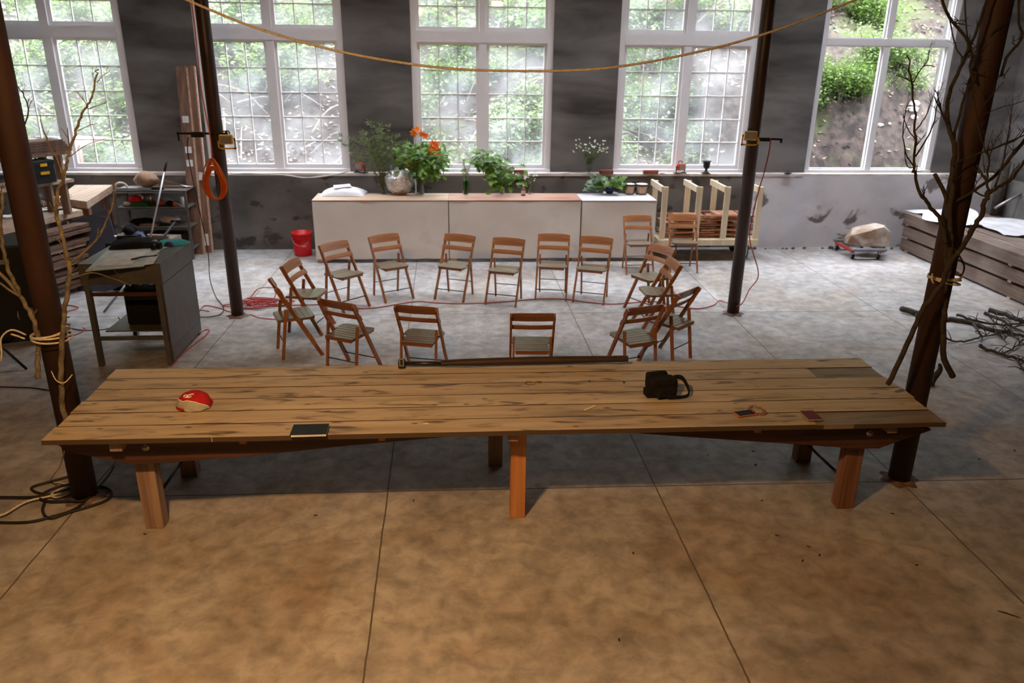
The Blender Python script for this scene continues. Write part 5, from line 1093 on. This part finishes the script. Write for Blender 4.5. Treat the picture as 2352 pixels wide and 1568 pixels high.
# litter of tools and jars on the near bench
rt = random.Random(81); BZ = .992
def onb(u, v): p = atz(u, v, BZ); return (p.x, p.y, BZ)
def glassjar(u, v, h, r_, label):
    t = thing('glass_jar', label, 'jar', onb(u, v)); MB().lathe([(.0001, 0), (r_, 0), (r_ * 1.05, h * .8), (r_ * .8, h), (r_ * .75, h), (r_, h * .78), (r_ * .93, .008), (.0001, .008)], n=20).build('glass_body', M_glass, t)
    MB().lathe([(.0001, 0), (r_ * .93, .0), (r_ * .95, h * .45), (.0001, h * .45)], n=18).build('contents', plain('grey_bits', (.22, .2, .22), .4), t); return t
glassjar(158, 470, .14, .06, 'large glass jar right of the lichened branch on the near workbench')
glassjar(94, 474, .17, .05, 'tall clear glass right of the left post on the near workbench'); glassjar(76, 484, .09, .04, 'short clear glass right of the left post on the near workbench')
tw = MB()
for k in range(30):
    a = rt.uniform(0, 2 * PI); c = Vector((rt.gauss(0, .07), rt.gauss(0, .05), .02)); tw.tube(smooth_path([c, c + Vector((math.cos(a) * .07, math.sin(a) * .05, .05 + rt.random() * .05)), c + Vector((math.cos(a) * .13, math.sin(a) * .1, .01))], 4), .006, 5)
o = tw.build('wood_shavings', plain('pinkish_shavings', (.34, .17, .13), .7)); o.location = onb(125, 475); tag(o, 'heap of reddish wood shavings and twine on the near workbench', 'shavings', kind='stuff')
for i, (u, v, w_, c_, nm, lb_) in enumerate(((95, 486, .16, M_galv, 'chisel', 'bright steel chisel on the near workbench in front of the glasses'), (115, 480, .12, M_galv, 'pliers', 'steel pliers on the near workbench beside the chisel'), (60, 500, .10, M_black, 'tape_measure', 'black tape measure behind the left post on the near workbench'), (88, 492, .07, M_black, 'dark_tin', 'dark tin at the edge of the near workbench'), (15, 500, .2, M_paper, 'notepaper', 'white note paper on the near workbench at the far left edge'), (140, 482, .10, M_dkmetal, 'spanner', 'dark spanner on the near workbench near the branch'))):
    o = MB().box((0, 0, .012), (w_, .045 if w_ < .15 else .10, .022), ch=.004).build(nm, c_); o.location = onb(u, v); o.rotation_euler = (0, 0, rt.uniform(-.8, .8)); tag(o, lb_, nm.replace('_', ' '))
# hanging shelf with planks and toolbox, trestle by the window
t = thing('plank_shelf', 'plank shelf on reddish uprights at the far left before the first window', 'shelf', (0, 0, 0))
sh = [(-5.80, 9.35), (-5.02, 10.75), (-5.42, 10.95), (-6.2, 9.6)]
slab(sh, 1.45, .04, M_bench, 'shelf_board', t)
slab(sh, 1.80, .03, M_brownboard, 'shelf_board', t)
for x, y in ((-5.16, 10.72), (-5.42, 10.85), (-6.0, 9.55)): MB().box((x, y, 1.39), (.09, .06, .80)).build('upright', M_legwood, t)
for k in range(5):
    o = MB().bar((0, 0, 0), Vector((.78, 1.40, 0)) * (.98 - .02 * k), .32, .028, (0, 0, 1)).build('shelf_plank', M_lumbery); o.location = (-5.92 + .005 * k, 9.55, 1.816 + .032 * k)
    tag(o, 'brown plank lying on the upper plank shelf, %s of five' % ['lowest', 'second lowest', 'middle', 'second highest', 'topmost'][k], 'plank', 'planks on the upper plank shelf')
t = thing('toolbox', 'black toolbox with yellow latches on the plank shelf behind the left post', 'toolbox', (-5.33, 10.32, 1.452), R(60))
MB().box((0, 0, .12), (.50, .25, .24), ch=.015).build('body', M_black, t); MB().box((0, 0, .255), (.51, .26, .06), ch=.015).build('lid', M_black, t)
for x in (-.14, .10): MB().box((x, -.132, .23), (.09, .012, .035)).box((x, -.132, .13), (.12, .010, .035)).build('latch', M_yellow, t)
MB().box((-.24, -.13, .10), (.03, .012, .10)).build('orange_handle', M_orangecord, t); MB().tube(smooth_path([(-.1, 0, .28), (-.08, 0, .32), (.08, 0, .32), (.1, 0, .28)], 4), .01, 6).build('handle', M_black, t)
t = thing('trestle', 'tall reddish wooden trestle with a pale top standing before the first window', 'trestle', (0, 0, 0))
q = [aty(93, 330, 11.9), aty(185, 330, 11.9), aty(247, 313, 12.5), aty(150, 308, 12.5)]; zq = 1.60
q = [atz(u, v, zq) for u, v in ((93, 330), (183, 331), (248, 314), (158, 312))]
slab([(p.x, p.y) for p in q], zq, .05, M_bench, 'top', t)
MB().bar((q[0].x, q[0].y, zq - .08), (q[1].x, q[1].y, zq - .08), .05, .09).build('front_rail', M_legwood, t)
for p in ((q[0].x + .06, q[0].y + .04), (q[1].x - .05, q[1].y + .06)): MB().bar((p[0], p[1], 0), (p[0], p[1], zq - .05), .09, .05).build('leg', M_legwood, t)
# ------------------------------------------------------------------ dark equipment at the left edge
t = thing('equipment_case', 'large black road case in the shadow at the left edge behind the left post', 'case', (-5.0, 8.55, 0), R(20))
MB().box((0, 0, .60), (.75, .55, 1.04), ch=.03).build('body', M_black, t)
for x in (-.3, .3):
    for y in (-.2, .2): MB().lathe([(.0001, 0), (.035, 0), (.035, .07), (.0001, .07)], n=14).build('caster', M_galv, t).location = (x, y, 0)
for z in (.35, .85): MB().tube(smooth_path([(.18, -.275, z - .05), (.18, -.31, z), (.18, -.275, z + .05)], 4), .009, 6).build('handle', M_galv, t)
MB().box((.1, -.277, .95), (.2, .006, .05)).build('label_plate', M_galv, t)
t = thing('slate_board', 'slate-blue flat board leaning between the lumber rack and the grey desk', 'board', (-4.72, 10.4, 0), 0)
MB().bar((0, 0, 0), (-.30, .42, .92), .70, .02, (0, 1, 0)).build('sheet', plain('slate_sheet', (.045, .048, .062), .5), t)
t = thing('light_stand', 'black tripod stand with splayed legs at the left edge', 'stand', (-4.78, 7.75, 0))
MB().tube([(0, 0, .25), (0, 0, 1.25)], .014, 10).build('column', M_black, t)
for a in (-.25, 1.9, 4.0): MB().tube([(0, 0, .42), (.42 * math.cos(a), .42 * math.sin(a), .012)], .013, 8).build('leg', M_black, t)
# poles and clutter between desk and shelving
a, b = atz(345, 545, 1.0), aty(378, 393, 10.5)
t = thing('microphone_stand', 'slim silver pole rising at a slant behind the grey desk', 'stand', (0, 0, 0)); b = Vector((-3.98, 11.0, 1.60)); f = Vector((b.x - .0, b.y, 0))
b = aty(378, 393, 10.6); a = aty(345, 547, 10.4); d = (a - b); foot = a + d * ((a.z - .02) / max(.01, -d.z))
MB().tube([foot, b], .012, 10).build('pole', M_galv, t); MB().tube([b, b + (b - a).normalized() * .14], .016, 10).build('dark_grip', M_black, t)
MB().lathe([(.0001, 0), (.13, 0), (.13, .012), (.03, .03), (.0001, .03)], n=28).build('round_base', M_dkmetal, t, loc=(foot.x, foot.y, 0))
t = thing('extension_pole', 'short black and silver pole leaning right of the slim pole behind the desk', 'pole', (0, 0, 0)); a, b = aty(366, 556, 10.9), aty(404, 508, 11.4)
d = (a - b); foot = a + d * (a.z - .02) / max(.05, -d.z) if d.z < -.05 else a
MB().tube([foot, a], .014, 8).build('silver_section', M_galv, t); MB().tube([a, b], .018, 8).build('black_section', M_black, t); MB().box(b, (.14, .05, .04)).build('cross_head', M_black, t)
t = thing('cardboard_box', 'brown cardboard carton on the floor in front of the steel shelving', 'box', (-4.32, 11.75, 0), R(-8)); MB().box((0, 0, .22), (.30, .35, .44)).build('carton', wood('brown_carton', (.16, .10, .075), (.22, .15, .11), 'z', rough=.8), t)
MB().box((.0, -.19, .47), (.30, .03, .12), M=Matrix.Rotation(.5, 4, 'X')).build('flap', MATS['brown_carton'], t)
for i, (u, v, s_, m_, nm, lb_, k) in enumerate(((298, 528, .09, M_blackcloth, 'power_tool', 'blue-grey power tool on the floor behind the grey desk', 0), (312, 545, .10, plain('blue_plastic_tool', (.04, .05, .12), .4), 'power_tool', 'dark blue power tool with round guard behind the grey desk', 1), (272, 545, .05, M_galv, 'metal_fitting', 'shiny metal fitting behind the grey desk, left of the tools', 2), (282, 560, .08, M_yellow, 'yellow_tin', 'dull yellow tin peeking above the back of the grey desk', 3))):
    p = aty(u, v, 10.6); t = thing(nm, lb_, nm.split('_')[-1], (p.x, p.y, 0)); MB().box((0, 0, max(.1, p.z - .05) / 2), (.26, .26, max(.1, p.z - .05))).build('crate_base' if nm == 'power_tool' else 'base', M_dkmetal, t)
    MB().blob((0, 0, p.z), (s_, s_ * .8, s_ * .8), i + 3, .5, 2, 2, False).build('head', m_, t)

# ------------------------------------------------------------------ things hung on the two back posts
t = worklight((-2.56, 9.18, 2.02), R(8), M_yellow, 'yellow work lamp clamped to the dark brown left-back post'); 
t = worklight((3.40, 9.05, 2.10), R(-22), M_yellow, 'yellow work lamp clamped to the post in front of the chair cart', rx=R(-12))
t = thing('bar_clamp', 'black bar clamp gripping the dark brown left-back post', 'clamp', (-2.70, 9.20, 2.19)); MB().bar((-.40, 0, 0), (.16, 0, .0), .010, .024).build('bar', M_dkmetal, t); MB().box((-.17, -.01, -.01), (.14, .05, .06), ch=.012).build('trigger_handle', M_black, t); MB().box((-.38, 0, -.03), (.02, .03, .10)).box((.14, 0, -.02), (.02, .03, .10)).build('jaw', M_black, t)
t = thing('bar_clamp', 'black bar clamp gripping the post in front of the chair cart', 'clamp', (3.49, 9.08, 2.17)); MB().bar((-.12, 0, .015), (.30, 0, .0), .010, .024).build('bar', M_dkmetal, t); MB().box((.10, -.01, .0), (.13, .05, .045), ch=.012).build('trigger_handle', M_black, t); MB().box((.29, 0, -.015), (.02, .03, .05)).box((-.11, 0, .03), (.02, .03, .10)).build('jaw', M_black, t)
a = Vector((-.1, 0, 0))
t = thing('coiled_cord', 'bright orange extension cord coiled and hung on the dark brown left-back post', 'cord', (-2.74, 9.17, 1.66)); mb = MB(); rk = random.Random(5)
for k in range(15):
    w_ = .095 + rk.uniform(-.02, .03); h_ = .215 + rk.uniform(-.05, .02); ox = rk.uniform(-.015, .02); oy = rk.uniform(-.03, .0)
    mb.tube([(ox + w_ * math.sin(q) * (1 - .35 * math.cos(q) ** 1 * .5 - .18 * max(0, math.cos(q))), oy + .008 * math.sin(3 * q + k), .02 + h_ * math.cos(q) - (.22 - h_) * .9) for q in [i * 2 * PI / 30 for i in range(30)]], .0065, 6, closed=True)
mb.build('coil', M_orangecord, t)
MB().tube(smooth_path([(.0, -.01, .22), (.01, 0, .5), (-.03, .02, 1.0), (-.02, .02, 1.7), (-.04, .03, 2.6), (-.05, .03, 4.4)], 6), .007, 6).build('rising_lead', M_orangecord, t)
# hanging and trailing leads
tag(MB().tube(smooth_path([(-2.98, 9.2, 2.15), (-3.02, 9.25, 1.9), (-3.0, 9.4, 1.0), aty(479, 590, 9.6), atz(482, 640, .25), atz(495, 680, .03), atz(513, 705, .012), atz(505, 722, .012), atz(470, 728, .012), atz(440, 722, .012), atz(455, 712, .012), atz(480, 715, .012)], 6), .006, 6).build('black_lead', M_darkcord), 'thin black lead dropping from the left clamp to the floor by the grey desk', 'cord')
pts = [(1770, 316, 9.0), (1768, 340, 9.0), (1757, 390, 9.0), (1745, 430, 9.0), (1730, 490, 9.02), (1722, 550, 9.05)]
P = [aty(u, v, y) for u, v, y in pts] + [Vector((3.72, 9.1, .55)), Vector((3.63, 9.1, .35)), Vector((3.5, 9.05, .15)), atz(1655, 690, .01)] + [atz(u, v, .009) for u, v in ((1640, 700), (1610, 708), (1575, 706), (1540, 700), (1500, 692), (1440, 696), (1400, 698), (1350, 694), (1300, 687), (1240, 686), (1180, 691), (1120, 695), (1060, 697), (1000, 695), (960, 692), (920, 697), (880, 704), (840, 708), (790, 706), (750, 700), (700, 700), (650, 702), (620, 703))]
tag(MB().tube(smooth_path(P, 5), .0065, 6).build('red_lead', M_redcord), 'long red lead dropping from the bar clamp and trailing through the chairs', 'cord')
mb = MB(); c = atz(590, 700, 0); rk = random.Random(15)
for k in range(13):
    cx, cy, a0 = c.x + rk.gauss(0, .12), c.y + rk.gauss(0, .10), rk.uniform(0, 6); rx, ry = rk.uniform(.12, .26), rk.uniform(.06, .15)
    mb.tube(smooth_path([(cx + rx * math.cos(q + a0) * (1 + .3 * math.sin(2 * q + k)), cy + ry * math.sin(q + a0) * (1 + .3 * math.cos(3 * q)), .012 + .010 * (k % 5) + (.10 if k == 3 and 1 < q < 3 else 0)) for q in [i * 2 * PI / 9 for i in range(10)]], 4), .0065, 5)
tag(mb.build('cord_pile', M_redcord), 'tangled pile of red extension cord on the floor right of the left-back post', 'cord')
def fcord(pts, m, nm, label, r_=.006, z=.009): tag(MB().tube(smooth_path([atz(p[0], p[1], z if len(p) < 3 else p[2]) for p in pts], 6), r_, 6).build(nm, m), label, 'cord')
fcord([(575, 722), (600, 730), (640, 733), (660, 732)], M_redcord, 'red_lead', 'short red lead end leaving the cord pile toward the chairs')
fcord([(398, 820), (430, 790), (462, 762), (480, 757), (472, 770), (440, 795), (415, 815), (395, 840)], M_redcord, 'red_lead', 'red lead doubled on the floor at the right foot of the grey desk')
fcord([(455, 718), (470, 702), (500, 706), (530, 716), (560, 718)], M_redcord, 'red_lead', 'red lead curling from the grey desk to the foot of the left-back post')
fcord([(120, 756), (150, 752), (190, 758), (240, 756), (275, 742), (272, 728)], M_darkcord, 'black_lead', 'black lead on the floor under the grey desk')
fcord([(125, 768), (160, 772), (195, 758), (190, 752)], M_redcord, 'red_lead', 'red lead on the floor left of the grey desk legs')
fcord([(100, 715), (140, 700), (180, 706), (150, 716), (120, 722), (160, 728)], M_redcord, 'red_lead', 'loose red lead beyond the grey desk seen beside the left post')
fcord([(-20, 888), (40, 889), (80, 891), (118, 897)], M_darkcord, 'black_lead', 'black lead running along the floor to the left-hand post')
K = [(-30, 1198), (20, 1200), (70, 1198), (120, 1186), (170, 1170), (210, 1140), (232, 1118), (255, 1128), (250, 1145), (215, 1160), (160, 1176), (115, 1190), (98, 1172), (104, 1140), (78, 1128), (75, 1118), (115, 1106), (160, 1094), (185, 1090)]
fcord(K, M_darkcord, 'black_cable', 'heavy black cable looping round the foot of the left-hand post', .010, .012)
fcord([(-30, 1140), (20, 1141), (80, 1140), (140, 1128), (170, 1118), (160, 1112), (120, 1122), (90, 1140), (110, 1150), (150, 1150), (195, 1148), (225, 1120), (250, 1090), (262, 1070)], M_darkcord, 'black_cable', 'second black cable passing left of the left-hand post and under the table', .008, .030)
K2 = [(-30, 1190), (10, 1180), (60, 1152), (110, 1140), (150, 1130), (168, 1122), (165, 1118), (140, 1122), (118, 1136), (130, 1142), (160, 1132)]
fcord(K2, M_rope, 'loose_rope', 'pale rope coiled loosely on the floor by the left-hand post', .008, .03)
P = [Vector(aty(148, 1035, 4.98)), Vector(aty(138, 1070, 4.98)), atz(115, 1104, .02), atz(135, 1108, .02), atz(160, 1112, .02)]
tag(MB().tube(smooth_path(P, 6), .005, 6).build('white_string', M_rope), 'thin pale string hanging below the left end of the table to the floor', 'string')
# crumbs on the slab
rz_ = random.Random(77)
for i, (u, v) in enumerate(((1857, 1256), (1882, 1275), (1843, 1288), (2050, 1180), (1750, 1150), (1454, 1270), (1422, 1470), (1625, 1045), (1735, 1068), (2250, 1055), (2330, 1035), (1730, 1037), (725, 1184), (333, 1227), (2105, 1298), (1785, 1230), (950, 1150), (2320, 1412))):
    p = atz(u, v, 0); o = MB().blob((0, 0, 0), (.016 if i != 17 else .07, .006, .004), i, .7, 3, 1, False).build('floor_crumb', M_bark); o.location = (p.x, p.y, .004); o.rotation_euler = (0, 0, rz_.uniform(0, 3)); tag(o, 'tiny dark wood crumb on the bare concrete floor', 'crumb', 'wood crumbs on the concrete floor')
